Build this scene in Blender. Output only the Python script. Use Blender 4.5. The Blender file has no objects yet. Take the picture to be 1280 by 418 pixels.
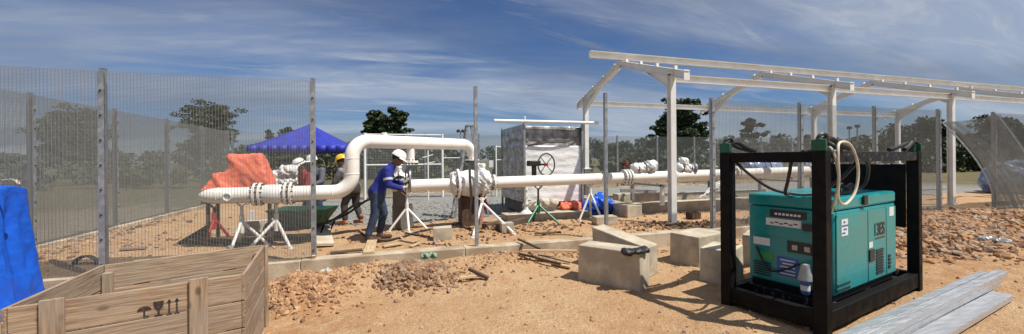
import bpy, bmesh, math, random
import numpy as np
from mathutils import Vector, Matrix, Quaternion
random.seed(7); RNG = np.random.default_rng(11)
R = math.radians
S = bpy.context.scene
COL = S.collection

# ------------------------------------------------------------------ camera, sky, sun, exposure
F_PX, YAW, HOR, ROLL, CZ = 494.3, R(17.56), 200.23, 0.0084, 1.59
cam = bpy.data.cameras.new('Camera'); camo = bpy.data.objects.new('Camera', cam); COL.objects.link(camo)
cam.sensor_width = 36; cam.lens = F_PX / 1280 * 36; cam.shift_y = -(209 - HOR) / 1280
cam.clip_start = 0.05; cam.clip_end = 5000
camo.location = (0, 0, CZ); camo.rotation_euler = (R(90), ROLL, -YAW)
S.camera = camo

SUN_EL, SUN_DIR = R(58), (0.715, -0.636)          # horizontal direction towards the sun
SUN_ROT = math.atan2(SUN_DIR[0], SUN_DIR[1])      # clockwise from +Y
sun = bpy.data.lights.new('Sun', 'SUN'); suno = bpy.data.objects.new('Sun', sun); COL.objects.link(suno)
sun.energy = 5.0; sun.angle = R(0.5); sun.color = (1.0, 0.95, 0.87)
sv = Vector((math.cos(SUN_EL) * SUN_DIR[0], math.cos(SUN_EL) * SUN_DIR[1], math.sin(SUN_EL)))
suno.rotation_euler = sv.to_track_quat('Z', 'Y').to_euler(); suno.location = (5, -5, 30)

w = bpy.data.worlds.new('World'); S.world = w; w.use_nodes = True
nt = w.node_tree; nt.nodes.clear()
def nd(t, typ, **kw):
    n = t.nodes.new(typ)
    for k, v in kw.items():
        if k.startswith('i_'): n.inputs[int(k[2:]) if k[2:].isdigit() else k[2:].replace('_', ' ')].default_value = v
        else: setattr(n, k, v)
    return n
def lk(t, a, ai, b, bi): t.links.new(a.outputs[ai], b.inputs[bi])
sky = nd(nt, 'ShaderNodeTexSky', sky_type='NISHITA', sun_disc=False, sun_elevation=SUN_EL, sun_rotation=SUN_ROT,
         air_density=1.0, dust_density=0.6, ozone_density=2.2)
skyb = nd(nt, 'ShaderNodeMixRGB', blend_type='MULTIPLY', i_0=1.0); skyb.inputs[2].default_value = (0.036, 0.048, 0.067, 1)
lk(nt, sky, 0, skyb, 1)
tc = nd(nt, 'ShaderNodeTexCoord'); sep = nd(nt, 'ShaderNodeSeparateXYZ'); lk(nt, tc, 'Generated', sep, 0)
zz = nd(nt, 'ShaderNodeMath', operation='MAXIMUM', i_1=0.0); lk(nt, sep, 2, zz, 0)
za = nd(nt, 'ShaderNodeMath', operation='ADD', i_1=0.16); lk(nt, zz, 0, za, 0)
dx = nd(nt, 'ShaderNodeMath', operation='DIVIDE'); lk(nt, sep, 0, dx, 0); lk(nt, za, 0, dx, 1)
dy = nd(nt, 'ShaderNodeMath', operation='DIVIDE'); lk(nt, sep, 1, dy, 0); lk(nt, za, 0, dy, 1)
cv = nd(nt, 'ShaderNodeCombineXYZ'); lk(nt, dx, 0, cv, 0); lk(nt, dy, 0, cv, 1)
def cloud(scale, rot, loc, detail, rough, dist, lo, hi):
    mp = nd(nt, 'ShaderNodeMapping'); mp.inputs['Scale'].default_value = scale
    mp.inputs['Rotation'].default_value = (0, 0, rot); mp.inputs['Location'].default_value = loc
    lk(nt, cv, 0, mp, 0)
    n = nd(nt, 'ShaderNodeTexNoise'); n.inputs['Scale'].default_value = 1; n.inputs['Detail'].default_value = detail
    n.inputs['Roughness'].default_value = rough; n.inputs['Distortion'].default_value = dist
    lk(nt, mp, 0, n, 'Vector')
    m = nd(nt, 'ShaderNodeMapRange', interpolation_type='SMOOTHSTEP'); m.inputs[1].default_value = lo; m.inputs[2].default_value = hi
    lk(nt, n, 0, m, 0); return m
c1 = cloud((0.34, 0.95, 1), R(-24), (9.04, 0.93, 0), 7, 0.55, 0.6, 0.31, 0.60)      # broad veil
c2 = cloud((0.75, 3.2, 1), R(-30), (25.97, 14.18, 0), 8, 0.62, 0.8, 0.46, 0.74)       # streaks
c3 = cloud((0.3, 0.7, 1), R(-15), (21.56, 26.36, 0), 6, 0.5, 0.4, 0.44, 0.66)         # shaded undersides
c4 = cloud((1.5, 5.5, 1), R(-27), (21.42, 27.63, 0), 9, 0.66, 1.2, 0.40, 0.72)        # fine wisps
c1m = nd(nt, 'ShaderNodeMath', operation='MULTIPLY_ADD', i_1=0.36, i_2=0.66); lk(nt, c4, 0, c1m, 0)
c1x = nd(nt, 'ShaderNodeMath', operation='MULTIPLY'); lk(nt, c1, 0, c1x, 0); lk(nt, c1m, 0, c1x, 1)
mx = nd(nt, 'ShaderNodeMath', operation='MAXIMUM'); lk(nt, c1x, 0, mx, 0)
c2h = nd(nt, 'ShaderNodeMath', operation='MULTIPLY', i_1=0.95); lk(nt, c2, 0, c2h, 0); lk(nt, c2h, 0, mx, 1)
cf = nd(nt, 'ShaderNodeMath', operation='MULTIPLY', i_1=0.94); lk(nt, mx, 0, cf, 0)
cc = nd(nt, 'ShaderNodeMixRGB'); cc.inputs[1].default_value = (0.39, 0.43, 0.50, 1); cc.inputs[2].default_value = (0.18, 0.215, 0.29, 1)
lk(nt, c3, 0, cc, 0)
mixs = nd(nt, 'ShaderNodeMixRGB'); lk(nt, cf, 0, mixs, 0); lk(nt, skyb, 0, mixs, 1); lk(nt, cc, 0, mixs, 2)
bg = nd(nt, 'ShaderNodeBackground'); bg.inputs[1].default_value = 1.0
lk(nt, mixs, 0, bg, 0)
w.cycles.sampling_method = 'NONE'
wo = nd(nt, 'ShaderNodeOutputWorld'); lk(nt, bg, 0, wo, 0)

S.view_settings.view_transform = 'Standard'; S.view_settings.look = 'None'
S.view_settings.exposure = 0.24; S.view_settings.gamma = 1.0; S.view_settings.use_curve_mapping = False
S.cycles.use_adaptive_sampling = False; S.cycles.use_denoising = True; S.cycles.denoiser = 'OPENIMAGEDENOISE'; S.cycles.denoising_input_passes = 'RGB_ALBEDO_NORMAL'; S.cycles.denoising_prefilter = 'ACCURATE'; S.cycles.max_bounces = 6; S.cycles.transparent_max_bounces = 24

# ------------------------------------------------------------------ where a point of the plan lies
CA, SA = math.cos(YAW), math.sin(YAW)
def ray(px, py):
    u = px - 640; v = py - HOR + ROLL * u
    return u / F_PX, -v / F_PX
def at_d(px, py, d):
    r, t = ray(px, py); return Vector((r * d * CA + d * SA, -r * d * SA + d * CA, CZ + t * d))
def at_z(px, py, z=0.0):
    r, t = ray(px, py); return at_d(px, py, (z - CZ) / t)
def at_y(px, py, Y):
    r, t = ray(px, py); return at_d(px, py, Y / (CA - r * SA))

# ------------------------------------------------------------------ materials
M = {}
def mat(name, col, rough=0.6, metal=0.0, var=0.12, scale=6.0, bump=0.0, bscale=40.0, col2=None, lo=0.42, hi=0.62,
        detail=5, stretch=(1, 1, 1), spec=0.5, rnd=0.0, bdist=0.01, coat=0.0, rvar=0.0):
    m = bpy.data.materials.new(name); m.use_nodes = True; t = m.node_tree
    b = t.nodes['Principled BSDF']; b.inputs['Roughness'].default_value = rough; b.inputs['Metallic'].default_value = metal
    b.inputs['Specular IOR Level'].default_value = spec; b.inputs['Coat Weight'].default_value = coat
    tcn = nd(t, 'ShaderNodeTexCoord'); mp = nd(t, 'ShaderNodeMapping'); mp.inputs['Scale'].default_value = stretch
    oi = nd(t, 'ShaderNodeObjectInfo')
    lk(t, tcn, 'Object', mp, 0)
    if rnd:
        cx = nd(t, 'ShaderNodeVectorMath', operation='SCALE'); cx.inputs[0].default_value = (37, 51, 23)
        lk(t, oi, 'Random', cx, 'Scale'); lk(t, cx, 0, mp, 'Location')
    n = nd(t, 'ShaderNodeTexNoise'); n.inputs['Scale'].default_value = scale; n.inputs['Detail'].default_value = detail
    n.inputs['Roughness'].default_value = 0.6
    lk(t, mp, 0, n, 'Vector')
    mr = nd(t, 'ShaderNodeMapRange'); mr.inputs[1].default_value = lo; mr.inputs[2].default_value = hi
    lk(t, n, 0, mr, 0)
    c2 = col2 if col2 else tuple(c * (1 - 2 * var) for c in col)
    mix = nd(t, 'ShaderNodeMixRGB'); mix.inputs[1].default_value = (*c2, 1); mix.inputs[2].default_value = (*col, 1)
    lk(t, mr, 0, mix, 0); out = mix
    if rnd:
        hs = nd(t, 'ShaderNodeHueSaturation'); v = nd(t, 'ShaderNodeMapRange')
        v.inputs[3].default_value = 1 - rnd; v.inputs[4].default_value = 1 + rnd
        lk(t, oi, 'Random', v, 0); lk(t, v, 0, hs, 'Value'); lk(t, mix, 0, hs, 'Color'); out = hs
    lk(t, out, 0, b, 'Base Color')
    if rvar:
        rr = nd(t, 'ShaderNodeMapRange'); rr.inputs[3].default_value = rough - rvar; rr.inputs[4].default_value = rough + rvar
        lk(t, mr, 0, rr, 0); lk(t, rr, 0, b, 'Roughness')
    if bump:
        n2 = nd(t, 'ShaderNodeTexNoise'); n2.inputs['Scale'].default_value = bscale; n2.inputs['Detail'].default_value = 4
        lk(t, mp, 0, n2, 'Vector')
        bp = nd(t, 'ShaderNodeBump'); bp.inputs['Strength'].default_value = bump; bp.inputs['Distance'].default_value = bdist
        lk(t, n2, 0, bp, 'Height'); lk(t, bp, 0, b, 'Normal')
    M[name] = m; return m
mat('concrete', (0.54, 0.465, 0.345), 0.9, var=0.16, scale=3.5, bump=0.5, bscale=55, rnd=0.07)
mat('kerb_concrete', (0.50, 0.42, 0.31), 0.9, scale=2.2, col2=(0.30, 0.23, 0.15), bump=0.5, bscale=50, rnd=0.05)
mat('galvanised', (0.40, 0.42, 0.43), 0.45, metal=0.55, var=0.13, scale=14, bump=0.05, rvar=0.08)
mat('mesh_wire', (0.27, 0.275, 0.255), 0.55, metal=0.35, var=0.06)
mat('bright_channel', (0.50, 0.51, 0.52), 0.38, metal=0.5, var=0.06, scale=9, stretch=(0.4, 6, 6), rvar=0.1, rnd=0.05)
mat('white_paint', (0.80, 0.79, 0.75), 0.45, var=0.05, scale=3, rvar=0.05)
mat('pipe_white', (0.84, 0.81, 0.74), 0.33, scale=3.5, col2=(0.76, 0.71, 0.61), lo=0.3, hi=0.45, rvar=0.06, coat=0.1)
mat('bolt_dark', (0.06, 0.055, 0.05), 0.5, metal=0.6)
mat('plastic_wrap', (0.82, 0.82, 0.80), 0.2, scale=11, col2=(0.46, 0.45, 0.42), lo=0.34, hi=0.56, bump=0.9, bscale=22, bdist=0.02, coat=0.4)
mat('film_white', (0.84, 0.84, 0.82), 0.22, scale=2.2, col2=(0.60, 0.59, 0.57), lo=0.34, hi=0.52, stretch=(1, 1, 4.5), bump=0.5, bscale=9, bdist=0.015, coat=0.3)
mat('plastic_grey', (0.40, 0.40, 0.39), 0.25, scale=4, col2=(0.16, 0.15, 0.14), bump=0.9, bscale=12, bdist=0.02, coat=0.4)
mat('plastic_blue', (0.36, 0.44, 0.60), 0.25, scale=5, col2=(0.12, 0.17, 0.34), bump=0.9, bscale=12, bdist=0.02, coat=0.3)
mat('blue_tarp', (0.010, 0.10, 0.58), 0.28, var=0.10, scale=4, bump=0.6, bscale=9, bdist=0.03)
mat('navy_fabric', (0.022, 0.035, 0.36), 0.6, var=0.08, scale=3)
mat('orange_tarp', (0.86, 0.19, 0.10), 0.6, var=0.1, scale=7, bump=0.6, bscale=16, bdist=0.02)
mat('pink_cloth', (0.70, 0.20, 0.16), 0.7, var=0.12)
mat('magenta_cloth', (0.38, 0.16, 0.28), 0.7)
mat('green_net', (0.26, 0.42, 0.29), 0.7, var=0.2, scale=20)
mat('white_rag', (0.52, 0.46, 0.37), 0.8, var=0.15, scale=12)
mat('teal_paint', (0.003, 0.25, 0.255), 0.32, var=0.07, scale=2.5, coat=0.2, rvar=0.05)
mat('black_steel', (0.005, 0.005, 0.006), 0.58, var=0.2, scale=8, col2=(0.009, 0.008, 0.0075), rvar=0.08, spec=0.12)
mat('worn_black_steel', (0.008, 0.008, 0.009), 0.5, scale=22, col2=(0.09, 0.085, 0.08), lo=0.36, hi=0.42, spec=0.25)
mat('green_steel', (0.010, 0.10, 0.055), 0.45, var=0.15)
mat('rubber', (0.014, 0.014, 0.014), 0.55, var=0.2, scale=20)
mat('white_hose', (0.62, 0.57, 0.44), 0.5, var=0.1)
mat('label_white', (0.70, 0.71, 0.70), 0.5, var=0.05)
mat('label_black', (0.015, 0.016, 0.018), 0.4)
mat('label_green', (0.05, 0.32, 0.08), 0.5)
mat('label_blue', (0.05, 0.13, 0.40), 0.5)
mat('red_paint', (0.42, 0.035, 0.025), 0.5, var=0.15, scale=12)
mat('green_paint', (0.015, 0.17, 0.085), 0.45, var=0.12)
mat('barrow_green', (0.012, 0.085, 0.05), 0.5, var=0.2, scale=9)
mat('brown_rust', (0.13, 0.065, 0.035), 0.85, scale=8, col2=(0.05, 0.03, 0.02), bump=0.4)
mat('dark_concrete', (0.20, 0.18, 0.155), 0.9, var=0.15, scale=4, bump=0.4, bscale=40)
mat('wood_crate', (0.38, 0.275, 0.18), 0.85, scale=8, col2=(0.20, 0.13, 0.08), stretch=(0.5, 7, 7), lo=0.34, hi=0.60, detail=10,
    bump=0.5, bscale=14, rnd=0.2)
def weather(m):                                          # knots, grey weathering and dark nail stains on the planks
    t = m.node_tree; b = t.nodes['Principled BSDF']; src = b.inputs['Base Color'].links[0].from_socket
    tcn = nd(t, 'ShaderNodeTexCoord'); oi = nd(t, 'ShaderNodeObjectInfo'); cx = nd(t, 'ShaderNodeVectorMath', operation='SCALE'); cx.inputs[0].default_value = (17, 31, 13); lk(t, oi, 'Random', cx, 'Scale')
    ad = nd(t, 'ShaderNodeVectorMath', operation='ADD'); lk(t, tcn, 'Object', ad, 0); lk(t, cx, 0, ad, 1)
    vo = nd(t, 'ShaderNodeTexVoronoi'); vo.inputs['Scale'].default_value = 7.5; mp = nd(t, 'ShaderNodeMapping'); mp.inputs['Scale'].default_value = (.55, 1, 1); lk(t, ad, 0, mp, 0); lk(t, mp, 0, vo, 'Vector')
    k = nd(t, 'ShaderNodeMapRange'); k.inputs[1].default_value = .07; k.inputs[2].default_value = .16; k.inputs[3].default_value = .75; k.inputs[4].default_value = 0; lk(t, vo, 0, k, 0)
    mx_ = nd(t, 'ShaderNodeMixRGB'); mx_.inputs[2].default_value = (.07, .042, .026, 1); lk(t, k, 0, mx_, 0); t.links.new(src, mx_.inputs[1])
    n = nd(t, 'ShaderNodeTexNoise'); n.inputs['Scale'].default_value = 3.2; n.inputs['Detail'].default_value = 6; lk(t, ad, 0, n, 'Vector')
    g = nd(t, 'ShaderNodeMapRange'); g.inputs[1].default_value = .45; g.inputs[2].default_value = .68; g.inputs[4].default_value = .6; lk(t, n, 0, g, 0)
    m2 = nd(t, 'ShaderNodeMixRGB'); m2.inputs[2].default_value = (.30, .25, .20, 1); lk(t, g, 0, m2, 0); lk(t, mx_, 0, m2, 1); lk(t, m2, 0, b, 'Base Color')
weather(M['wood_crate'])
mat('wood_pale', (0.58, 0.44, 0.27), 0.8, scale=5, col2=(0.42, 0.29, 0.16), stretch=(0.8, 9, 9), bump=0.3, bscale=14, rnd=0.1)
mat('wood_dark', (0.13, 0.085, 0.055), 0.85, scale=5, stretch=(0.8, 9, 9), var=0.2, rnd=0.1)
mat('stencil', (0.03, 0.022, 0.018), 0.85, scale=60, col2=(0.11, 0.075, 0.05), lo=0.3, hi=0.45)
mat('clod', (0.48, 0.30, 0.16), 0.95, scale=5, col2=(0.36, 0.19, 0.09), bump=0.6, bscale=40)
mat('clod_brown', (0.36, 0.22, 0.13), 0.95, scale=5, col2=(0.22, 0.12, 0.065), bump=0.6, bscale=40)
mat('clod_grey', (0.45, 0.35, 0.25), 0.95, scale=5, col2=(0.20, 0.12, 0.075), bump=0.6, bscale=40)
mat('gravel_stone', (0.34, 0.335, 0.315), 0.9, scale=5, col2=(0.20, 0.195, 0.185))
mat('skin', (0.20, 0.10, 0.06), 0.55, var=0.06)
mat('shirt_blue', (0.010, 0.022, 0.24), 0.8, var=0.14, scale=9, bump=0.4, bscale=22, bdist=0.02)
mat('jeans', (0.035, 0.06, 0.115), 0.85, var=0.2, scale=9, bump=0.4, bscale=22, bdist=0.02)
mat('boots', (0.10, 0.055, 0.03), 0.7, var=0.2)
mat('boots_orange', (0.42, 0.15, 0.05), 0.7, var=0.15)
mat('shirt_grey', (0.22, 0.22, 0.22), 0.85, var=0.2, scale=8, bump=0.4, bscale=20, bdist=0.02)
mat('trousers_dark', (0.05, 0.04, 0.037), 0.85, var=0.15)
mat('shirt_red', (0.33, 0.02, 0.03), 0.8, var=0.15, scale=8)
mat('vest_grey', (0.10, 0.11, 0.13), 0.8)
mat('helmet_white', (0.80, 0.79, 0.75), 0.28, var=0.03)
mat('helmet_yellow', (0.78, 0.48, 0.02), 0.3, var=0.04)
mat('band_dark', (0.05, 0.045, 0.04), 0.6)
mat('hair', (0.012, 0.01, 0.009), 0.7)
mat('reflective', (0.55, 0.57, 0.58), 0.4)
mat('glove', (0.55, 0.52, 0.46), 0.8)
mat('eye', (0.02, 0.015, 0.012), 0.3)
mat('bark', (0.10, 0.075, 0.055), 0.95, var=0.2, scale=4)
def leafmat(name, a, b):
    m = mat(name, a, 0.6, scale=0.5, col2=b, lo=0.38, hi=0.62, rnd=0.10)
    bs = m.node_tree.nodes['Principled BSDF']; bs.inputs['Transmission Weight'].default_value = 0
    return m
leafmat('leaf_dark', (0.045, 0.075, 0.022), (0.020, 0.036, 0.013))
leafmat('leaf_mid', (0.048, 0.068, 0.022), (0.024, 0.036, 0.013))
leafmat('leaf_pale', (0.11, 0.12, 0.045), (0.05, 0.06, 0.025))
leafmat('leaf_far', (0.075, 0.10, 0.06), (0.04, 0.06, 0.04))

# ------------------------------------------------------------------ mesh builder
def frame(d):
    d = d.normalized(); a = Vector((0, 0, 1)) if abs(d.z) < 0.9 else Vector((1, 0, 0))
    x = a.cross(d).normalized(); return x, d.cross(x)
PM = {}                                                  # world matrices of the things' roots
class MB:
    def __init__(s): s.v = []; s.f = []; s.m = []
    def add(s, vs, fs, mi=0):
        o = len(s.v); s.v += [tuple(p) for p in vs]; s.f += [tuple(i + o for i in f) for f in fs]; s.m += [mi] * len(fs); return s
    def box(s, c, size, rot=None, mi=0):
        q = [Vector((x * size[0] / 2, y * size[1] / 2, z * size[2] / 2)) for x in (-1, 1) for y in (-1, 1) for z in (-1, 1)]
        if rot is not None: q = [rot @ p for p in q]
        c = Vector(c)
        return s.add([p + c for p in q], [(0, 1, 3, 2), (4, 6, 7, 5), (0, 4, 5, 1), (2, 3, 7, 6), (0, 2, 6, 4), (1, 5, 7, 3)], mi)
    def beam(s, a, b, wd, ht, up=(0, 0, 1), mi=0):
        a, b = Vector(a), Vector(b); d = (b - a).normalized(); up = Vector(up)
        x = d.cross(up)
        if x.length < 1e-4: x = d.cross(Vector((1, 0, 0)))
        x.normalize(); z = x.cross(d)
        q = [p + x * (i * wd / 2) + z * (j * ht / 2) for p in (a, b) for i in (-1, 1) for j in (-1, 1)]
        return s.add(q, [(0, 1, 3, 2), (4, 6, 7, 5), (0, 4, 5, 1), (2, 3, 7, 6), (0, 2, 6, 4), (1, 5, 7, 3)], mi)
    def sweep(s, pts, rad, seg=10, caps=True, mi=0):
        pts = [Vector(p) for p in pts]; n = len(pts); rs = rad if isinstance(rad, (list, tuple)) else [rad] * n
        d0 = (pts[1] - pts[0]).normalized(); x, y = frame(d0); vs = []; prev = d0
        for i, p in enumerate(pts):
            d = (pts[min(i + 1, n - 1)] - pts[max(i - 1, 0)]).normalized()
            q = prev.rotation_difference(d); x = q @ x; y = q @ y; prev = d
            for k in range(seg):
                a = 2 * math.pi * k / seg; vs.append(p + (x * math.cos(a) + y * math.sin(a)) * rs[i])
        fs = [(i * seg + k, i * seg + (k + 1) % seg, (i + 1) * seg + (k + 1) % seg, (i + 1) * seg + k) for i in range(n - 1) for k in range(seg)]
        if caps: fs += [tuple(range(seg))[::-1], tuple((n - 1) * seg + k for k in range(seg))]
        return s.add(vs, fs, mi)
    def cyl(s, a, b, r, r2=None, seg=12, caps=True, mi=0): return s.sweep([a, b], [r, r if r2 is None else r2], seg, caps, mi)
    def lathe(s, prof, o=(0, 0, 0), axis=(0, 0, 1), seg=24, mi=0):
        x, y = frame(Vector(axis)); z = Vector(axis).normalized(); o = Vector(o); vs = []
        for r, h in prof:
            for k in range(seg):
                a = 2 * math.pi * k / seg; vs.append(o + z * h + (x * math.cos(a) + y * math.sin(a)) * max(r, 1e-4))
        n = len(prof)
        fs = [(i * seg + k, i * seg + (k + 1) % seg, (i + 1) * seg + (k + 1) % seg, (i + 1) * seg + k) for i in range(n - 1) for k in range(seg)]
        return s.add(vs, fs, mi)
    def torus(s, c, axis, Rr, r, seg=28, ss=8, mi=0):
        x, y = frame(Vector(axis)); c = Vector(c); z = Vector(axis).normalized(); vs = []
        for i in range(seg):
            a = 2 * math.pi * i / seg; e = x * math.cos(a) + y * math.sin(a)
            for k in range(ss):
                b = 2 * math.pi * k / ss; vs.append(c + e * (Rr + r * math.cos(b)) + z * (r * math.sin(b)))
        fs = [(i * ss + k, ((i + 1) % seg) * ss + k, ((i + 1) % seg) * ss + (k + 1) % ss, i * ss + (k + 1) % ss) for i in range(seg) for k in range(ss)]
        return s.add(vs, fs, mi)
    def extrude(s, poly, vec, mi=0):                     # planar polygon (3-D points) pushed along vec
        n = len(poly); vec = Vector(vec); vs = [Vector(p) for p in poly] + [Vector(p) + vec for p in poly]
        fs = [tuple(range(n))[::-1], tuple(range(n, 2 * n))] + [(i, (i + 1) % n, n + (i + 1) % n, n + i) for i in range(n)]
        return s.add(vs, fs, mi)
    def mesh(s, mats, smooth=None, name='m', inv=None):
        me = bpy.data.meshes.new(name)
        vs = s.v if inv is None else [tuple(inv @ Vector(p)) for p in s.v]
        me.from_pydata(vs, [], s.f); mats = mats if isinstance(mats, (list, tuple)) else [mats]
        for q in mats: me.materials.append(M[q] if isinstance(q, str) else q)
        if len(mats) > 1: me.polygons.foreach_set('material_index', s.m)
        bm = bmesh.new(); bm.from_mesh(me); bmesh.ops.recalc_face_normals(bm, faces=bm.faces); bm.to_mesh(me); bm.free()
        if smooth is not None:
            me.polygons.foreach_set('use_smooth', [True] * len(me.polygons)); me.set_sharp_from_angle(angle=R(smooth))
        me.update(); return me
    def build(s, name, mats, parent=None, smooth=35, world=True, bevel=0, bseg=2):
        inv = PM[parent].inverted() if (parent is not None and world and parent in PM) else None
        return link(name, s.mesh(mats, smooth, name, inv), parent, bevel, bseg)
def link(name, me, parent=None, bevel=0, bseg=2):
    o = bpy.data.objects.new(name, me); COL.objects.link(o)
    if parent is not None: o.parent = parent
    if bevel:
        b = o.modifiers.new('Bevel', 'BEVEL'); b.width = bevel; b.segments = bseg; b.limit_method = 'ANGLE'; b.angle_limit = R(40)
    return o
def tag(o, label=None, cat=None, group=None, kind=None):
    for k, v in (('label', label), ('category', cat), ('group', group), ('kind', kind)):
        if v: o[k] = v
    return o
def thing(name, label, cat, loc=(0, 0, 0), rz=0.0, group=None):
    o = bpy.data.objects.new(name, None); COL.objects.link(o); o.empty_display_size = 0.1
    o.location = loc; o.rotation_euler = (0, 0, rz); PM[o] = Matrix.Translation(loc) @ Matrix.Rotation(rz, 4, 'Z')
    return tag(o, label, cat, group)
def copy_part(o, parent, loc=None):
    c = o.copy(); COL.objects.link(c); c.parent = parent
    if loc is not None: c.location = loc
    return c
def arc_pts(pts, rad, n=8):                              # polyline with rounded corners
    pts = [Vector(p) for p in pts]; out = [pts[0]]
    for i in range(1, len(pts) - 1):
        a, b, c = pts[i - 1], pts[i], pts[i + 1]; u, v = (a - b).normalized(), (c - b).normalized()
        ang = u.angle(v); t = rad / math.tan(ang / 2); p0, p1 = b + u * t, b + v * t
        cen = b + (u + v).normalized() * (rad / math.sin(ang / 2))
        e0, e1 = p0 - cen, p1 - cen; tot = e0.angle(e1)
        for k in range(n + 1):
            f = k / n; out.append(cen + (e0 * math.sin((1 - f) * tot) + e1 * math.sin(f * tot)) / math.sin(tot))
    return out + [pts[-1]]
def spline(pts, n=8):
    P = [Vector(p) for p in pts]; P = [2 * P[0] - P[1]] + P + [2 * P[-1] - P[-2]]; out = []
    for i in range(1, len(P) - 2):
        for k in range(n):
            t = k / n; a, b, c, d = P[i - 1:i + 3]
            out.append(0.5 * ((2 * b) + (c - a) * t + (2 * a - 5 * b + 4 * c - d) * t * t + (3 * b - a - 3 * c + d) * t ** 3))
    return out + [P[-2]]

# ------------------------------------------------------------------ numpy noise
_L = RNG.random((256, 256))
def vnoise(x, y):
    xi, yi = np.floor(x).astype(int), np.floor(y).astype(int); fx, fy = x - xi, y - yi
    fx, fy = fx * fx * (3 - 2 * fx), fy * fy * (3 - 2 * fy)
    g = lambda i, j: _L[i % 256, j % 256]
    return (g(xi, yi) * (1 - fx) + g(xi + 1, yi) * fx) * (1 - fy) + (g(xi, yi + 1) * (1 - fx) + g(xi + 1, yi + 1) * fx) * fy
def fbm(x, y, o=4):
    r = 0; a = 0.5
    for i in range(o): r = r + a * (vnoise(x + 17.3 * i, y + 9.1 * i) - 0.5); x, y, a = x * 2.03, y * 2.03, a * 0.5
    return r
def blob(name, mats, prims, parent=None, voxel=0.025, noise=0.02, nscale=6.0, smooth_it=2, tagmat=None, smooth=True):
    """closed primitives (MB) fused into one skin and crumpled a little"""
    inv = PM[parent].inverted() if parent in PM else None
    me = prims.mesh('concrete', None, 'tmp', inv); o = bpy.data.objects.new('tmp', me); COL.objects.link(o)
    r = o.modifiers.new('r', 'REMESH'); r.mode = 'VOXEL'; r.voxel_size = voxel
    if smooth_it:
        sm = o.modifiers.new('s', 'SMOOTH'); sm.factor = 0.5; sm.iterations = smooth_it
    dg = bpy.context.evaluated_depsgraph_get(); ev = o.evaluated_get(dg)
    out = bpy.data.meshes.new_from_object(ev); bpy.data.objects.remove(o); bpy.data.meshes.remove(me)
    out.name = name; n = len(out.vertices); co = np.empty(n * 3); out.vertices.foreach_get('co', co); co = co.reshape(-1, 3)
    if noise:
        no = np.empty(n * 3); out.vertices.foreach_get('normal', no); no = no.reshape(-1, 3)
        k = fbm(co[:, 0] * nscale + co[:, 2] * nscale * 0.7, co[:, 1] * nscale - co[:, 2] * nscale * 0.6 + 5, 4)
        co = co + no * (k * noise * 2)[:, None]; out.vertices.foreach_set('co', co.ravel())
    out.materials.clear()
    for q in (mats if isinstance(mats, (list, tuple)) else [mats]): out.materials.append(M[q])
    if tagmat is not None:
        nf = len(out.polygons); ce = np.empty(nf * 3); out.polygons.foreach_get('center', ce)
        out.polygons.foreach_set('material_index', tagmat(ce.reshape(-1, 3)).astype(np.int32))
    out.polygons.foreach_set('use_smooth', [smooth] * len(out.polygons)); out.update()
    return link(name, out, parent)

# ================================================================== THE SETTING
YF, X0, LP = 6.083, -3.285, 2.31          # front fence line, first post in view, bay length
XL, YR = -5.5, 16.8                       # side fence, rear fence
YARD, KERB = 0.20, 0.25
def gauss(x, y, cx, cy, sx, sy, rot=0.0):
    a, b = x - cx, y - cy; c, s = math.cos(rot), math.sin(rot)
    u, v = (a * c + b * s) / sx, (-a * s + b * c) / sy
    return np.exp(-0.5 * (u * u + v * v))
def gh(x, y):
    x, y = np.asarray(x, float), np.asarray(y, float)
    yard = np.clip((y - YF - 0.05) / 0.1, 0, 1) * np.clip((x - XL - 0.05) / 0.1, 0, 1)
    h = yard * YARD + (1 - yard) * 0.03 * np.clip(-(x - XL) / 2, 0, 1)
    near = np.clip(1 - (np.hypot(x - 3, y - 7) - 16) / 10, 0, 1)
    h = h + near * (0.085 * fbm(x * 0.6, y * 0.6, 3) + 0.05 * fbm(x * 2.4 + 7, y * 2.4, 3) + 0.03 * fbm(x * 9, y * 9 + 3, 2))
    out = (1 - yard)
    m = 0.30 * gauss(x, y, -0.97, 5.0, 0.34, 0.30) + 0.13 * gauss(x, y, -0.5, 5.55, 0.6, 0.25)
    m = m + 0.22 * gauss(x, y, 0.36, 5.32, 0.25, 0.18)
    m = m + 0.15 * gauss(x, y, 2.05, 5.75, 0.65, 0.25) + 0.06 * gauss(x, y, 1.4, 5.4, 0.5, 0.3)
    m = m + 0.30 * gauss(x, y, 9.6, 5.0, 1.5, 0.42, 0.13) + 0.26 * gauss(x, y, 12.6, 5.35, 1.7, 0.4, 0.06) + 0.16 * gauss(x, y, 9.8, 4.15, 0.9, 0.3, 0.1)
    m = m + 0.20 * gauss(x, y, 17, 4.9, 2.5, 0.7)
    m = m + 0.15 * gauss(x, y, -0.12, 5.78, 0.38, 0.2) + 0.08 * gauss(x, y, 1.0, 5.9, 0.5, 0.15) + 0.10 * gauss(x, y, 6.8, 5.7, 0.9, 0.25)
    h = h + out * m
    h = h + yard * (0.10 * gauss(x, y, -4.6, 9.3, 0.5, 1.6) + 0.10 * gauss(x, y, -3.6, 7.6, 0.7, 0.5) + 0.08 * gauss(x, y, 2.6, 7.5, 0.5, 0.3)
                    + 0.07 * gauss(x, y, 5.2, 6.9, 0.6, 0.25) + 0.06 * gauss(x, y, 0.9, 7.4, 0.6, 0.3))
    k = np.clip(1 - np.abs(y - YF) / 0.2, 0, 1) * (x > XL - .3)        # keep the soil below the kerb tops
    k2 = np.clip(1 - np.abs(x - XL) / 0.22, 0, 1) * (y > YF - .3) * (y < YR + .3)
    h = np.minimum(h, np.where(np.maximum(k, k2) > 0.05, 0.16, 9))
    far = np.clip((np.hypot(x, y) - 30) / 200, 0, 1)
    return h - 0.0 * far
def g1(x, y): return float(gh(np.array([x]), np.array([y]))[0])
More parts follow.
